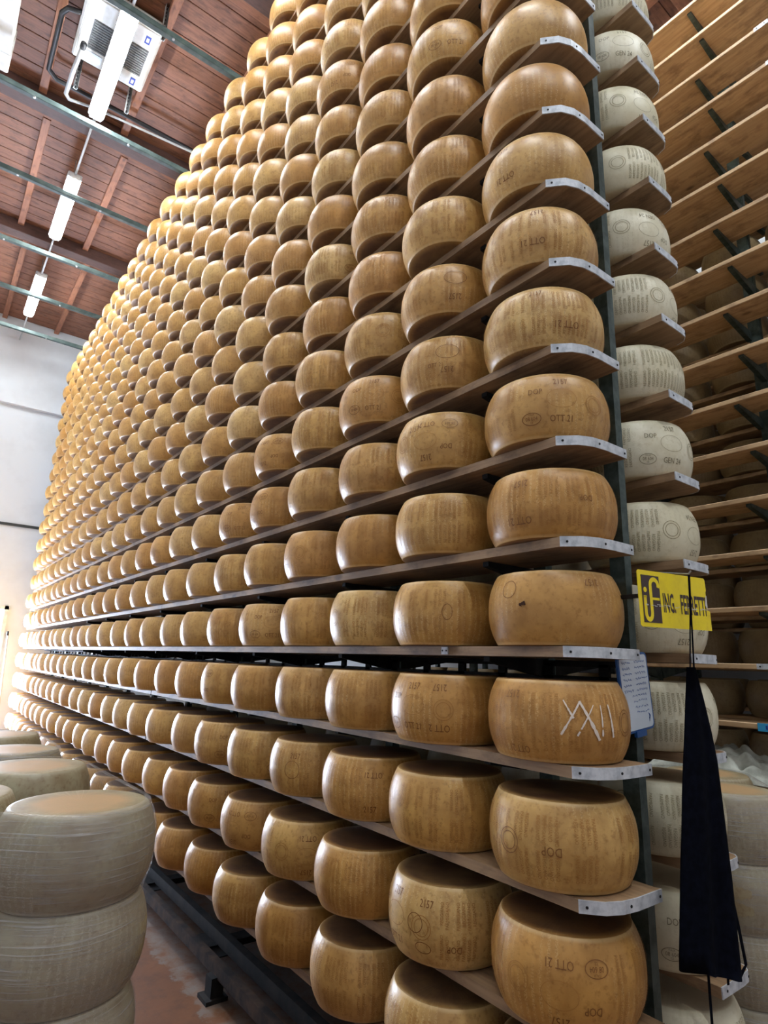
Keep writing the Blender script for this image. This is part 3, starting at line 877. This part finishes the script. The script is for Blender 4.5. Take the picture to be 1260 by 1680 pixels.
# chalked XXII, hole and smudge
def strokes(segs, wdt, mat, o, name, spin=AZ, off=0.0034):
    st = Stamp(off)
    rg = random.Random(3)
    for (s0, h0), (s1, h1), wd in segs:
        n = 14; L_ = math.hypot(s1 - s0, h1 - h0); nx, ny = -(h1 - h0) / L_, (s1 - s0) / L_
        vs, fs = [], []
        for i in range(n + 1):
            t = i / n; ww = wdt * wd * rg.uniform(0.5, 1.0) * (0.6 + 0.4 * t)
            cx, cy = s0 + (s1 - s0) * t, h0 + (h1 - h0) * t
            vs += [(cx - nx * ww, cy - ny * ww), (cx + nx * ww, cy + ny * ww)]
        for i in range(n): 
            if rg.random() > 0.03: fs.append((2*i, 2*i+2, 2*i+3, 2*i+1))
        st.put((vs, fs), 0, 0)
    c = put(name, st.m.mesh(name, mat), None)
    c.rotation_euler = (0, 0, spin); c.location = o.location
    c.parent = o; c.matrix_parent_inverse = o.matrix_basis.inverted()
    return c
o = GOLD_OBJ[(-1, 0)]
strokes([((0.019, 0.066), (0.047, 0.014), 0.9), ((0.069, 0.062), (0.009, -0.034), 1), ((0.068, 0.064), (0.128, -0.048), 1.5),
         ((0.112, 0.054), (0.057, -0.036), 0.75), ((0.136, 0.054), (0.139, -0.036), 0.8), ((0.165, 0.056), (0.180, -0.040), 1.1)], 0.0046, M_CHALK, o, 'chalk_mark')
o = GOLD_OBJ[(0, 0)]
strokes([((-0.115, 0.006), (-0.093, 0.012), 2.2), ((-0.108, 0.010), (-0.110, 0.001), 1.6)], 0.004, M_HOLE, o, 'dark_hole')

# ------------------------------------------------------------------ cream wheels, right half of the rack
PSPIN = {2: (AZ + 0.55, 0), 1: (AZ + 0.95, 1), -3: (AZ + 0.35, 0), 0: (AZ + 0.5, 1), 6: (AZ - 0.6, 0), 4: (AZ + 1.1, 1)}
def pale_label(lv):
    if lv == 0: return 'cream lettered cheese wheel directly behind the yellow sign'
    if lv == -1: return 'cream cheese wheel between the small whiteboard and the top of the black apron'
    if lv < -1: return 'cream cheese wheel behind the black apron, %s shelf below the whiteboard' % ORD[-1 - lv]
    return 'cream lettered cheese wheel beyond the green post, %s shelf above the yellow sign' % ORD[lv]
for lv in range(LV_LO, 10):
    rg = random.Random(900 + lv)
    spin, flip = PSPIN.get(lv, (rg.uniform(0, 6.28), rg.random() < 0.4))
    o = put('young_cheese_wheel', PALE_ME[lv % 3], None, (XP + rg.uniform(-0.006, 0.006), 0.242 + rg.uniform(-0.006, 0.006), Z0 + lv * DZ + WH/2 + 0.001),
            (PI if flip else 0, 0, spin))
    tag(o, pale_label(lv), 'cheese wheel', 'cream cheese wheels on the right side of the rack')
    tag(put('stamped_lettering', LET_PALE, o), kind='stuff')
sv, sf, swc, swr = [], [], [], []
for lv in range(LV_LO, LV_HI + 1):
    for k in range(0, 10):
        if k == 0 and lv < 10: continue
        rg = random.Random(lv * 31 + k * 5 + 77)
        vs, fs = lo_v[(lv + k) % 3]; n0 = len(sv); wr = rg.random()
        for x, y, z in vs:
            sv.append((XP + x, 0.242 + k * YSP + y, Z0 + lv * DZ + WH/2 + 0.001 + z)); swc.append((x, y, z)); swr.append(wr)
        sf += [tuple(i + n0 for i in f) for f in fs]
o = put('cheese_wheels', finish_wheel('cream_wheels', sv, sf, swc, swr, PALE))
tag(o, 'cream cheese wheels lined up deeper in the right side of the rack', 'cheese wheels', kind='stuff')

# ------------------------------------------------------------------ right rack across the next aisle
XR = 2.50
rr_ = empty('storage_rack', (XR, 0, 0)); tag(rr_, 'rack of empty bare wooden shelves along the right edge', 'rack')
RP = {}
def rplank(y0, side):
    key = (round(y0, 3), side)
    if key not in RP:
        x0, x1 = (0.0, 0.29) if side < 0 else (0.62, 0.90)
        b = MB(); b.bbox(x0, x1, y0, 4.6, -PL_T, 0, 0.004); RP[key] = b.mesh('shelf_plank', M_PLANK2)
    return RP[key]
rpl = MB(); rpl.box(-0.004, 0.0, 0, 0.09, -PL_T, 0.001); rpl.box(-0.004, 0.29, -0.004, 0.0, -PL_T, 0.001)
rpl.tube([(-0.0055, 0.02, -PL_T/2), (-0.003, 0.02, -PL_T/2)], 0.005, 8, 1); rpl.tube([(-0.0055, 0.07, -PL_T/2), (-0.003, 0.07, -PL_T/2)], 0.005, 8, 1)
rplm = rpl.mesh('end_plate', [M_ZINC, M_SCREW])
RE = {13: -0.06, 12: -0.10, 0: 0.42, -1: 0.36, -2: 0.3}
for lv in range(-4, 16):
    y0 = RE.get(lv, -0.55)
    p = put('shelf_plank', rplank(y0, -1), rr_, (0, 0, Z0 + lv * DZ)); put('end_plate', rplm, p, (0, y0, 0))
    put('shelf_plank', rplank(-0.5, 1), rr_, (0, 0, Z0 + lv * DZ))
pm = MB(); pm.box(0.42, 0.47, -0.035, 0.035, 0, Z0 + 15.6 * DZ); pm.box(0.425, 0.465, -0.042, -0.035, 0, Z0 + 15.6 * DZ); pm = pm.mesh('upright_post', M_STEEL)
am = MB()
for s in (-1, 1):
    pf = [(0.0, 0.0), (0.40, 0.0), (0.40, -0.018), (0.02, -0.08)]
    vs = []
    for yy in (-0.016, 0.016): vs += [(0.445 + s * x, yy, z) for x, z in pf]
    am.add(vs, [(0,1,2,3), (7,6,5,4), (0,4,5,1), (1,5,6,2), (2,6,7,3), (3,7,4,0)])
am = am.mesh('shelf_arm', M_STEEL)
for yy in (-0.54, 0.43, 1.40, 2.37, 3.34, 4.31):
    put('upright_post', pm, rr_, (0, yy, 0))
    if yy < 2.5:
        for lv in range(-4, 16): put('shelf_arm', am, rr_, (0, yy + (0.035 if lv % 2 else -0.03), Z0 + lv * DZ - PL_T - 0.001))
XB = XR + 0.76
GAPY = 0.90
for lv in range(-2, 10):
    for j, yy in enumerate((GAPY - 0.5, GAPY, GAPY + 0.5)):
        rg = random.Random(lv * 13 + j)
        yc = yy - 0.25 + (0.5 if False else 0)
        o = put('shaded_cheese_wheel', SHADED_ME[(lv + j) % 3], None, (XB + rg.uniform(-0.02, 0.02), yc + rg.uniform(-0.02, 0.02), Z0 + lv * DZ + WH/2 + 0.001), (0, 0, rg.uniform(0, 6.28)))
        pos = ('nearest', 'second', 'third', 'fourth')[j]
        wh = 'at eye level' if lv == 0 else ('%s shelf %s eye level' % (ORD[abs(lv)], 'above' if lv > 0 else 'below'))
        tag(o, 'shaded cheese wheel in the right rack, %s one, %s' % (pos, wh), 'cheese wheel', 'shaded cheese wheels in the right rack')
tg = MB(); tg.box(XR - 0.012, XR - 0.004, 0.44, 0.54, Z0 - DZ - 0.042, Z0 - DZ + 0.004)
tg.box(XR - 0.0135, XR - 0.012, 0.455, 0.475, Z0 - DZ - 0.03, Z0 - DZ - 0.008, 1); tg.box(XR - 0.0135, XR - 0.012, 0.485, 0.495, Z0 - DZ - 0.03, Z0 - DZ - 0.008, 1)
tag(tg.build('shelf_tag', [M_TAGB, M_BLUE]), 'bright blue tag clipped to a shelf edge at the right', 'tag')

# grey cloth heaped on a low shelf of the right rack
def heap(name, loc, sx, sy, sz, mat, seed):
    rg = random.Random(seed); n, mm = 70, 60; vs, fs = [], []
    ph = [(rg.uniform(2, 10) * rg.choice((-1, 1)), rg.uniform(3, 13), rg.uniform(0, 6.28)) for _ in range(7)]
    for i in range(n + 1):
        for j in range(mm + 1):
            u, v = i / n * 2 - 1, j / mm * 2 - 1
            e = max(0.0, 1 - abs(u) ** 3) * max(0.0, 1 - abs(v) ** 3)
            h = 0.55 + 0.45 * math.sin(1.8 * u + 1.1 * v + seed)
            wr = sum(abs(math.sin(a * u + b * v + c)) for a, b, c in ph) / 7
            vs.append((u * sx, v * sy, max(0.003, e * sz * (0.35 + 0.5 * h + 0.8 * (wr - 0.62)))))
    for i in range(n):
        for j in range(mm):
            a = i * (mm + 1) + j; fs.append((a, a + mm + 1, a + mm + 2, a + 1))
    n1 = len(vs)
    vs += [(x, y, 0.0) for x, y, z in vs[:n1]]
    for i in range(n):
        for j in range(mm):
            a = n1 + i * (mm + 1) + j; fs.append((a, a + 1, a + mm + 2, a + mm + 1))
    b = MB(); b.add(vs, fs)
    return b.build(name, mat, smooth=True, loc=loc)
o = heap('crumpled_cloth', (XR + 0.15, 0.86, Z0 - 2 * DZ + 0.002), 0.20, 0.44, 0.20, M_GREYC, 2)
tag(o, 'crumpled grey cloth heaped on a low shelf of the right rack', 'cloth')

# ------------------------------------------------------------------ pallet stacks wrapped in film
def hull2(pts):
    pts = sorted(set(pts))
    def half(ps):
        h = []
        for p in ps:
            while len(h) >= 2 and (h[-1][0]-h[-2][0])*(p[1]-h[-2][1]) - (h[-1][1]-h[-2][1])*(p[0]-h[-2][0]) <= 0: h.pop()
            h.append(p)
        return h
    a, b = half(pts), half(pts[::-1])
    return a[:-1] + b[:-1]
def resample(poly, n, start):
    # rays from a centre keep rings aligned
    cx, cy = start; out = []
    for i in range(n):
        a = 2 * PI * i / n; d = (math.cos(a), math.sin(a)); best = 0
        for j in range(len(poly)):
            p, q = poly[j], poly[(j+1) % len(poly)]
            ex, ey = q[0]-p[0], q[1]-p[1]; det = d[0]*(-ey) + d[1]*ex
            if abs(det) < 1e-12: continue
            t = ((p[0]-cx)*(-ey) + (p[1]-cy)*ex) / det; s = (d[0]*(p[1]-cy) - d[1]*(p[0]-cx)) / det
            if -1e-6 <= s <= 1 + 1e-6 and t > best: best = t
        out.append((cx + d[0]*best, cy + d[1]*best))
    return out
def film(name, stacks, zb, layers, H, R, label, parent=None, lip=0.014):
    cx = sum(s[0] for s in stacks) / len(stacks); cy = sum(s[1] for s in stacks) / len(stacks)
    rings = []; zs = []
    for L_ in range(layers):
        for t in (-0.97, -0.8, -0.5, 0, 0.5, 0.8, 0.97): zs.append((zb + (L_ + 0.5 + t / 2) * H, t))
    zs.append((zb + layers * H + lip * 0.3, 1.0))
    N_ = 220
    for z, t in zs:
        r = R * (1 - 0.135 * abs(t) ** 2.3) + 0.004
        if abs(t) > 0.9 and z < zb + layers * H - 0.02: r += 0.004
        pts = [(sx + r * math.cos(2*PI*k/48), sy + r * math.sin(2*PI*k/48)) for sx, sy in stacks for k in range(48)]
        rings.append([(x, y, z) for x, y in resample(hull2(pts), N_, (cx, cy))])
    # film folded a little over the top rim
    top = []
    for x, y, z in rings[-1]:
        d = math.hypot(x - cx, y - cy); kx = (d - 0.022) / d
        top.append((cx + (x - cx) * kx, cy + (y - cy) * kx, zb + layers * H + 0.005))
    rings.append(top)
    vs = [v for rg in rings for v in rg]; fs = []
    for i in range(len(rings) - 1):
        for k in range(N_):
            k2 = (k + 1) % N_; fs.append((i*N_+k, i*N_+k2, (i+1)*N_+k2, (i+1)*N_+k))
    b = MB(); b.add(vs, fs)
    return b.build(name, M_FILM, parent, smooth=True)
def pallet(x0, x1, y0, y1, label):
    e = empty('pallet', ((x0+x1)/2, (y0+y1)/2, 0)); tag(e, label, 'pallet', 'wooden pallets on the floor')
    hx, hy = (x1-x0)/2, (y1-y0)/2
    nb = 7; bwid = (y1-y0)/nb
    d = MB(); d.bbox(-hx, hx, -bwid/2 + 0.012, bwid/2 - 0.012, 0.115, 0.138, 0.003); dm = d.mesh('deck_board', M_PALLET)
    for i in range(nb): put('deck_board', dm, e, (0, -hy + (i + 0.5) * bwid, 0))
    s = MB(); s.bbox(-0.045, 0.045, -hy, hy, 0.0, 0.115, 0.004); smm = s.mesh('bearer', M_PALLET)
    for xx in (-hx + 0.05, 0, hx - 0.05): put('bearer', smm, e, (xx, 0, 0))
PH = 0.14
LAYER = ['bottom', 'second', 'third', 'fourth', 'top']
HIDV, HIDF, HIDC, HIDR = [], [], [], []
def stacks(spots, layers, H, R, names, seen, group, top_z):
    zb = top_z - layers * H
    for (sx, sy), nm, sn in zip(spots, names, seen):
        for L_ in range(layers):
            rg = random.Random(int(sx * 100) + int(sy * 37) + L_)
            loc = (sx + rg.uniform(-0.004, 0.004), sy + rg.uniform(-0.004, 0.004), zb + (L_ + 0.5) * H); sp = rg.uniform(0, 6.28)
            if layers - L_ <= sn:
                o = put('wrapped_cheese_wheel', WRAP_ME[L_ % 3], None, loc, (0, 0, sp), (R / WR, R / WR, (H - 0.001) / WH))
                tag(o, 'film-wrapped pale cheese wheel, %s of the %s' % (('top' if L_ == layers - 1 else ORD[layers - L_] + ' from the top'), nm), 'cheese wheel', group)
            else:
                vs, fs = lo_v[L_ % 3]; n0 = len(HIDV); wr = rg.random()
                for x, y, z in vs:
                    HIDV.append((loc[0] + x * R / WR, loc[1] + y * R / WR, loc[2] + z * (H - 0.001) / WH)); HIDC.append((x, y, z)); HIDR.append(wr)
                HIDF.extend(tuple(i + n0 for i in f) for f in fs)
    return zb
TOPZ = 1.318
A = [(-1.135, 0.985), (-1.470, 1.285), (-1.165, 1.72)]
zb = stacks(A, 5, 0.2355, 0.2200, ['nearest left stack', 'stack at the left frame edge', 'stack behind the nearest left one'], (3, 2, 2), 'wrapped wheels at the left', TOPZ)
tag(film('stretch_film', A, zb, 5, 0.2355, 0.2200, ''), 'clear stretch film around the nearest left stacks', 'stretch film')
pallet(-1.75, -0.93, 0.72, 1.96, 'wooden pallet under the nearest wrapped stacks at the left')
B = [(-1.175, 2.215), (-1.175, 2.83), (-1.60, 2.5)]
zb = stacks(B, 5, 0.2355, 0.2150, ['third stack back in the left aisle', 'fourth stack back in the left aisle', ''], (1, 1, 0), 'wrapped wheels at the left', TOPZ - 0.002)
tag(film('stretch_film', B, zb, 5, 0.2355, 0.2150, ''), 'clear stretch film around the second group of left stacks', 'stretch film')
pallet(-1.85, -0.95, 2.0, 3.06, 'wooden pallet under the second group of wrapped stacks at the left')
TZR = 1.262
Cc = [(1.36, 0.24), (1.72, 0.50), (1.30, 0.70)]
zb = stacks(Cc, 4, 0.255, 0.2200, ['front stack in the right aisle', 'right hand stack in the right aisle', 'rear stack in the right aisle'], (4, 1, 1), 'wrapped wheels at the right', TZR)
tag(film('stretch_film', Cc, zb, 4, 0.255, 0.2200, ''), 'clear stretch film around the stacks in the right aisle', 'stretch film')
bl = empty('pallet', (1.46, 0.45, 0)); tag(bl, 'wooden pallet under the wrapped stacks in the right aisle', 'pallet', 'wooden pallets on the floor')
d = MB(); d.bbox(-0.45, 0.48, -0.055, 0.055, zb - 0.028, zb - 0.001, 0.003); dm = d.mesh('deck_board', M_PALLET)
for i in range(6): put('deck_board', dm, bl, (0, -0.36 + i * 0.15, 0))
s = MB(); s.bbox(-0.045, 0.045, -0.42, 0.42, 0.0, zb - 0.028, 0.004); smm = s.mesh('bearer', M_PALLET)
for xx in (-0.4, 0, 0.43): put('bearer', smm, bl, (xx, 0, 0))

o = put('wrapped_cheese_wheels', finish_wheel('wrapped_cheese_wheels', HIDV, HIDF, HIDC, HIDR, WRAPPED))
tag(o, 'lower film-wrapped cheese wheels of the pallet stacks', 'cheese wheels', kind='stuff')
# next rack beyond, seen only through gaps
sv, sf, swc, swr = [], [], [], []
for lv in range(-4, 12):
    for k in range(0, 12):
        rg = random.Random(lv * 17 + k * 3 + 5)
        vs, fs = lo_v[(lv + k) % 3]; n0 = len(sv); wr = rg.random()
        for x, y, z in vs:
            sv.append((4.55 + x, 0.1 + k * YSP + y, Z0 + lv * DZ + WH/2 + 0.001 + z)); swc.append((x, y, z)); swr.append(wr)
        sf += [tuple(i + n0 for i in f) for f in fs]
tag(put('cheese_wheels', finish_wheel('beyond_wheels', sv, sf, swc, swr, SHADED)), 'cheese wheels glimpsed through the gaps of the right rack', 'cheese wheels', kind='stuff')
e = empty('storage_rack', (4.55, 0, 0)); tag(e, 'farthest rack glimpsed through the gaps of the right rack', 'rack')
b = MB(); b.bbox(-0.14, 0.14, -0.3, 6.2, -PL_T, 0, 0.004); bm3 = b.mesh('shelf_plank', M_PLANK2)
for lv in range(-4, 12): put('shelf_plank', bm3, e, (0, 0, Z0 + lv * DZ))
b = MB(); b.box(0.15, 0.2, -0.03, 0.03, 0, Z0 + 12 * DZ); bm3 = b.mesh('upright_post', M_STEEL)
for k in range(7): put('upright_post', bm3, e, (0, k * 0.97, 0))

# ------------------------------------------------------------------ yellow sign
P00, P01, P10, P11 = [Vector(v) for v in ((0.236, -0.045, 2.076), (0.234, -0.045, 1.895), (0.638, -0.085, 2.088), (0.630, -0.085, 1.897))]
xax = ((P10 - P00) + (P11 - P01)).normalized(); zax = ((P00 - P01) + (P10 - P11)); zax = (zax - xax * zax.dot(xax)).normalized()
SW = ((P10 - P00).length + (P11 - P01).length) / 2; SH = ((P00 - P01).length + (P10 - P11).length) / 2
cen = (P00 + P01 + P10 + P11) / 4
nrm = xax.cross(zax)          # towards the back for x right, z up -> flip
sg = empty('sign'); sg.matrix_world = Matrix((xax, zax, nrm)).transposed().to_4x4(); sg.matrix_world.translation = cen
mw = Matrix((xax, zax, nrm)).transposed().to_4x4(); mw.translation = cen; sg.matrix_world = mw
tag(sg, 'yellow metal sign with brown lettering hung on the green post', 'sign')
# local: x right, y up, z towards the viewer
hw, hh = SW / 2, SH / 2
b = MB()
out = [(-hw, hh - 0.006), (-hw, -hh + 0.006), (-hw + 0.008, -hh), (hw, -hh), (hw, -hh + 0.068), (hw - 0.018, -hh + 0.072), (hw - 0.016, hh - 0.050), (hw - 0.012, hh - 0.044), (hw - 0.014, hh - 0.006), (hw - 0.022, hh), (-hw + 0.008, hh)]
b.prism(out, -0.0015, 0.0); b.build('sign_plate', M_YELLOW, sg)
def flat_text(m, s, x, y, size, z, xs=1.0):
    vs, fs = text_geo(s); m.add([(x + vx * size * xs, y + vy * size, z) for vx, vy in vs], fs)
b = MB(); b.prism([(-hw + 0.018, hh - 0.016), (-hw + 0.018, -hh + 0.014), (-hw + 0.113, -hh + 0.014), (-hw + 0.113, hh - 0.016)], 0.0002, 0.0012)
lg = b.build('logo_panel', M_SIGNDK, sg)
b = MB()
lx = -hw + 0.066
def ribbon(m, pts, w, z):
    vs, fs = [], []
    n = len(pts)
    for i, p in enumerate(pts):
        a, c = pts[max(i-1, 0)], pts[min(i+1, n-1)]
        dx, dy = c[0]-a[0], c[1]-a[1]; l = math.hypot(dx, dy) or 1
        ww = w[i] if isinstance(w, list) else w
        vs += [(p[0] - dy/l*ww, p[1] + dx/l*ww, z), (p[0] + dy/l*ww, p[1] - dx/l*ww, z)]
    for i in range(n - 1): fs.append((2*i, 2*i+1, 2*i+3, 2*i+2))
    m.add(vs, fs)
def arc(cx, cy, rx, ry, a0, a1, n=10): return [(cx + rx*math.cos(math.radians(a0 + (a1-a0)*i/n)), cy + ry*math.sin(math.radians(a0 + (a1-a0)*i/n))) for i in range(n + 1)]
# f : hook on top, long stem, curl to the left at the bottom joining the i
ribbon(b, arc(lx + 0.018, hh - 0.048, 0.021, 0.020, -20, 180) + [(lx - 0.003, -hh + 0.05)] + arc(lx - 0.019, -hh + 0.046, 0.016, 0.022, 0, -180) + [(lx - 0.035, 0.006)], 0.0075, 0.0016)
ribbon(b, [(lx - 0.042, 0.006), (lx - 0.026, 0.006)], 0.003, 0.0016)
ribbon(b, [(lx + 0.001, 0.000), (lx + 0.042, 0.000)], 0.0042, 0.0016)
b.add([(lx - 0.032 + 0.009*math.cos(a*PI/6), 0.028 + 0.009*math.sin(a*PI/6), 0.0016) for a in range(12)], [tuple(range(12))])
b.build('logo_letters', M_YELLOW, lg)
b = MB()
def fit_text(m, s, x0, x1, y0, y1, z):
    vs, fs = text_geo(s, 0.022); xs = [v[0] for v in vs]; ys = [v[1] for v in vs]
    m.add([(x0 + (vx - min(xs)) / (max(xs) - min(xs)) * (x1 - x0), y0 + (vy - min(ys)) / (max(ys) - min(ys)) * (y1 - y0), z) for vx, vy in vs], fs)
fit_text(b, 'ING.', -hw + 0.32 * SW, -hw + 0.49 * SW, -hh + 0.27 * SH, -hh + 0.63 * SH, 0.0008)
fit_text(b, 'FERRETTI', -hw + 0.565 * SW, hw - 0.024, -hh + 0.27 * SH, -hh + 0.63 * SH, 0.0008)
b.build('lettering', M_SIGNDK, sg)
b = MB()
rg = random.Random(5)
for i in range(26):
    x = -hw + 0.03 + (SW - 0.06) * rg.random(); y = -0.022 + rg.uniform(-0.003, 0.003); l = rg.uniform(0.006, 0.03)
    b.add([(x, y, 0.0021), (x + l, y + rg.uniform(-0.001, 0.001), 0.0021), (x + l, y + 0.0015, 0.0021), (x, y + 0.0022, 0.0021)], [(0, 1, 2, 3)])
b.add([(hw - 0.022, 0.03, 0.0021), (hw - 0.030, -0.005, 0.0021), (hw - 0.017, -0.02, 0.0021), (hw - 0.0165, 0.03, 0.0021)], [(0, 1, 2, 3)])
tag(b.build('scratch', M_SCRATCH, sg), kind='stuff')
b = MB(); b.box(-hw - 0.0, -hw + 0.02, 0.0, 0.012, -0.12, -0.0016); b.build('bracket', M_STEELD, sg)

# small white card on the post
b = MB(); b.box(0.392, 0.446, 0.066, 0.069, 2.003, 2.052)
tag(b.build('paper_card', M_CARD), 'small blank white card fixed beside the post left of the sign', 'card')

# ------------------------------------------------------------------ small whiteboard
C0, C1, C2, C3 = [Vector(v) for v in ((0.249, 0.06, 1.791), (0.434, 0.06, 1.817), (0.462, 0.06, 1.568), (0.293, 0.06, 1.557))]
cen = (C0 + C1 + C2 + C3) / 4
xa = ((C1 - C0) + (C2 - C3)).normalized(); za = ((C0 - C3) + (C1 - C2)); za = (za - xa * za.dot(xa)).normalized()
mw = Matrix((xa, za, xa.cross(za))).transposed().to_4x4(); mw.translation = cen
wbd = empty('whiteboard'); wbd.matrix_world = mw
tag(wbd, 'small whiteboard with blue rim and handwritten list hung on the post', 'whiteboard')
hw, hh = 0.092, 0.128
def rrect(hx, hy, r, n=5):
    p = []
    for cx, cy, a0 in ((hx-r, hy-r, 0), (-hx+r, hy-r, 90), (-hx+r, -hy+r, 180), (hx-r, -hy+r, 270)): p += arc(cx, cy, r, r, a0, a0 + 90, n)
    return p
b = MB(); b.prism(rrect(hw, hh, 0.02), -0.008, 0.0); b.build('rim', M_BOARDB, wbd)
b = MB(); b.prism(rrect(hw - 0.008, hh - 0.008, 0.014), 0.0002, 0.0014); wf = b.build('writing_face', M_BOARDW, wbd)
b = MB(); rg = random.Random(11)
for i in range(6):
    y = hh - 0.030 - i * 0.0185
    for x0, x1, n in ((-0.072, -0.018, 5), (0.004, 0.076, 8)):
        x = x0
        while x < x1 - 0.008:
            l = rg.uniform(0.006, 0.013); ribbon(b, [(x, y + rg.uniform(-0.003, 0.003)), (x + l*0.4, y + rg.uniform(0, 0.006)), (x + l*0.7, y - rg.uniform(0, 0.005)), (x + l, y + rg.uniform(-0.002, 0.004))], 0.0011, 0.002)
            x += l + rg.uniform(0.001, 0.004)
for i in range(4):
    y = -0.012 - i * 0.0185; x = -0.028 + i * 0.006
    while x < 0.056:
        l = rg.uniform(0.006, 0.013); ribbon(b, [(x, y + rg.uniform(-0.003, 0.003)), (x + l*0.5, y + rg.uniform(0, 0.006)), (x + l, y + rg.uniform(-0.004, 0.004))], 0.0011, 0.002)
        x += l + rg.uniform(0.003, 0.008)
for q in range(5): ribbon(b, [(0.058 + q*0.002, -0.075 - q*0.004), (0.07 - q*0.002, -0.083 - q*0.003), (0.060, -0.09 - q*0.003)], 0.0013, 0.002)
b.build('handwriting', M_INK, wf)
b = MB(); b.prism([(-0.03, -hh - 0.016), (0.03, -hh - 0.016), (0.03, -hh + 0.004), (-0.03, -hh + 0.004)], -0.007, 0.004); b.build('pen_tray', M_BOARDB, wbd)

# ------------------------------------------------------------------ black apron hanging in front of the cream wheels
ap = empty('apron', (0.43, -0.1, 0.9)); tag(ap, 'long black cloth apron hanging by its straps in front of the cream wheels', 'apron')
AO = Vector((0.43, -0.1, 0.9))
rows = [(0.405, 0.450, 1.770), (0.376, 0.487, 1.664), (0.354, 0.513, 1.570), (0.331, 0.531, 1.478), (0.312, 0.533, 1.390), (0.297, 0.534, 1.304), (0.279, 0.534, 1.220),
        (0.265, 0.535, 1.138), (0.252, 0.532, 1.060), (0.239, 0.525, 0.985), (0.236, 0.519, 0.945), (0.248, 0.508, 0.912)]
n = 40; vs, fs = [], []
for i, (xl, xr, z) in enumerate(rows):
    t = i / (len(rows) - 1)
    for kk in range(n):
        a = 2 * PI * kk / n; u = math.cos(a)
        x = (xl + xr) / 2 + u * (xr - xl) / 2
        dep = 0.010 + 0.020 * t
        yy = math.sin(a) * dep + 0.012 * t * math.sin(u * 6 + 1.2 * t) - (0.016 * t if u > 0.45 else 0)
        zz = z - (0.03 * (u + 1) / 2 if i >= len(rows) - 2 else 0) + (0.05 * (1 - (u + 1) / 2) ** 2 if i == len(rows) - 1 else 0)
        vs.append((x - AO.x, yy, zz - AO.z))
for i in range(len(rows) - 1):
    for kk in range(n):
        k2 = (kk + 1) % n; fs.append((i*n+kk, i*n+k2, (i+1)*n+k2, (i+1)*n+kk))
fs.append(tuple(range(n))); fs.append(tuple((len(rows)-1)*n + kk for kk in range(n - 1, -1, -1)))
b = MB(); b.add(vs, fs); b.build('cloth', M_CLOTH, ap, smooth=True)
def strap(pts, w, name='strap'):
    b = MB(); pv = [Vector(p) - AO for p in pts]; vs, fs = [], []
    for i, p in enumerate(pv):
        d = (pv[min(i+1, len(pv)-1)] - pv[max(i-1, 0)]).normalized(); sd = d.cross(Vector((0, 1, 0))).normalized() * w
        for q in (sd, -sd): vs += [p + q + Vector((0, -0.001, 0)), p + q + Vector((0, 0.001, 0))]
    for i in range(len(pv) - 1):
        a, c = 4*i, 4*i + 4
        fs += [(a, a+2, c+2, c), (a+1, c+1, c+3, a+3), (a, c, c+1, a+1), (a+2, a+3, c+3, c+2)]
    b.add(vs, fs); return b.build(name, M_CLOTH, ap)
strap([(0.443, -0.112, 2.076), (0.437, -0.110, 1.96), (0.421, -0.10, 1.765)], 0.003, 'neck_strap')
strap([(0.447, -0.113, 2.076), (0.440, -0.111, 1.96), (0.437, -0.11, 1.888), (0.447, -0.10, 1.765)], 0.004, 'neck_strap')
strap([(0.532, -0.11, 1.09), (0.555, -0.112, 0.994), (0.579, -0.112, 0.89), (0.545, -0.11, 0.872)], 0.008, 'waist_tie')
strap([(0.357, -0.105, 0.935), (0.355, -0.105, 0.852), (0.352, -0.105, 0.70), (0.356, -0.105, 0.60)], 0.006, 'waist_tie')
strap([(0.463, -0.112, 0.95), (0.455, -0.112, 0.868)], 0.006, 'waist_tie')
b = MB(); b.tube([(0.015, 0.10, 1.195), (0.015, -0.012, 1.18), (0.015, -0.02, 1.19)], 0.003, 6); b.build('hook', M_GALV, ap)
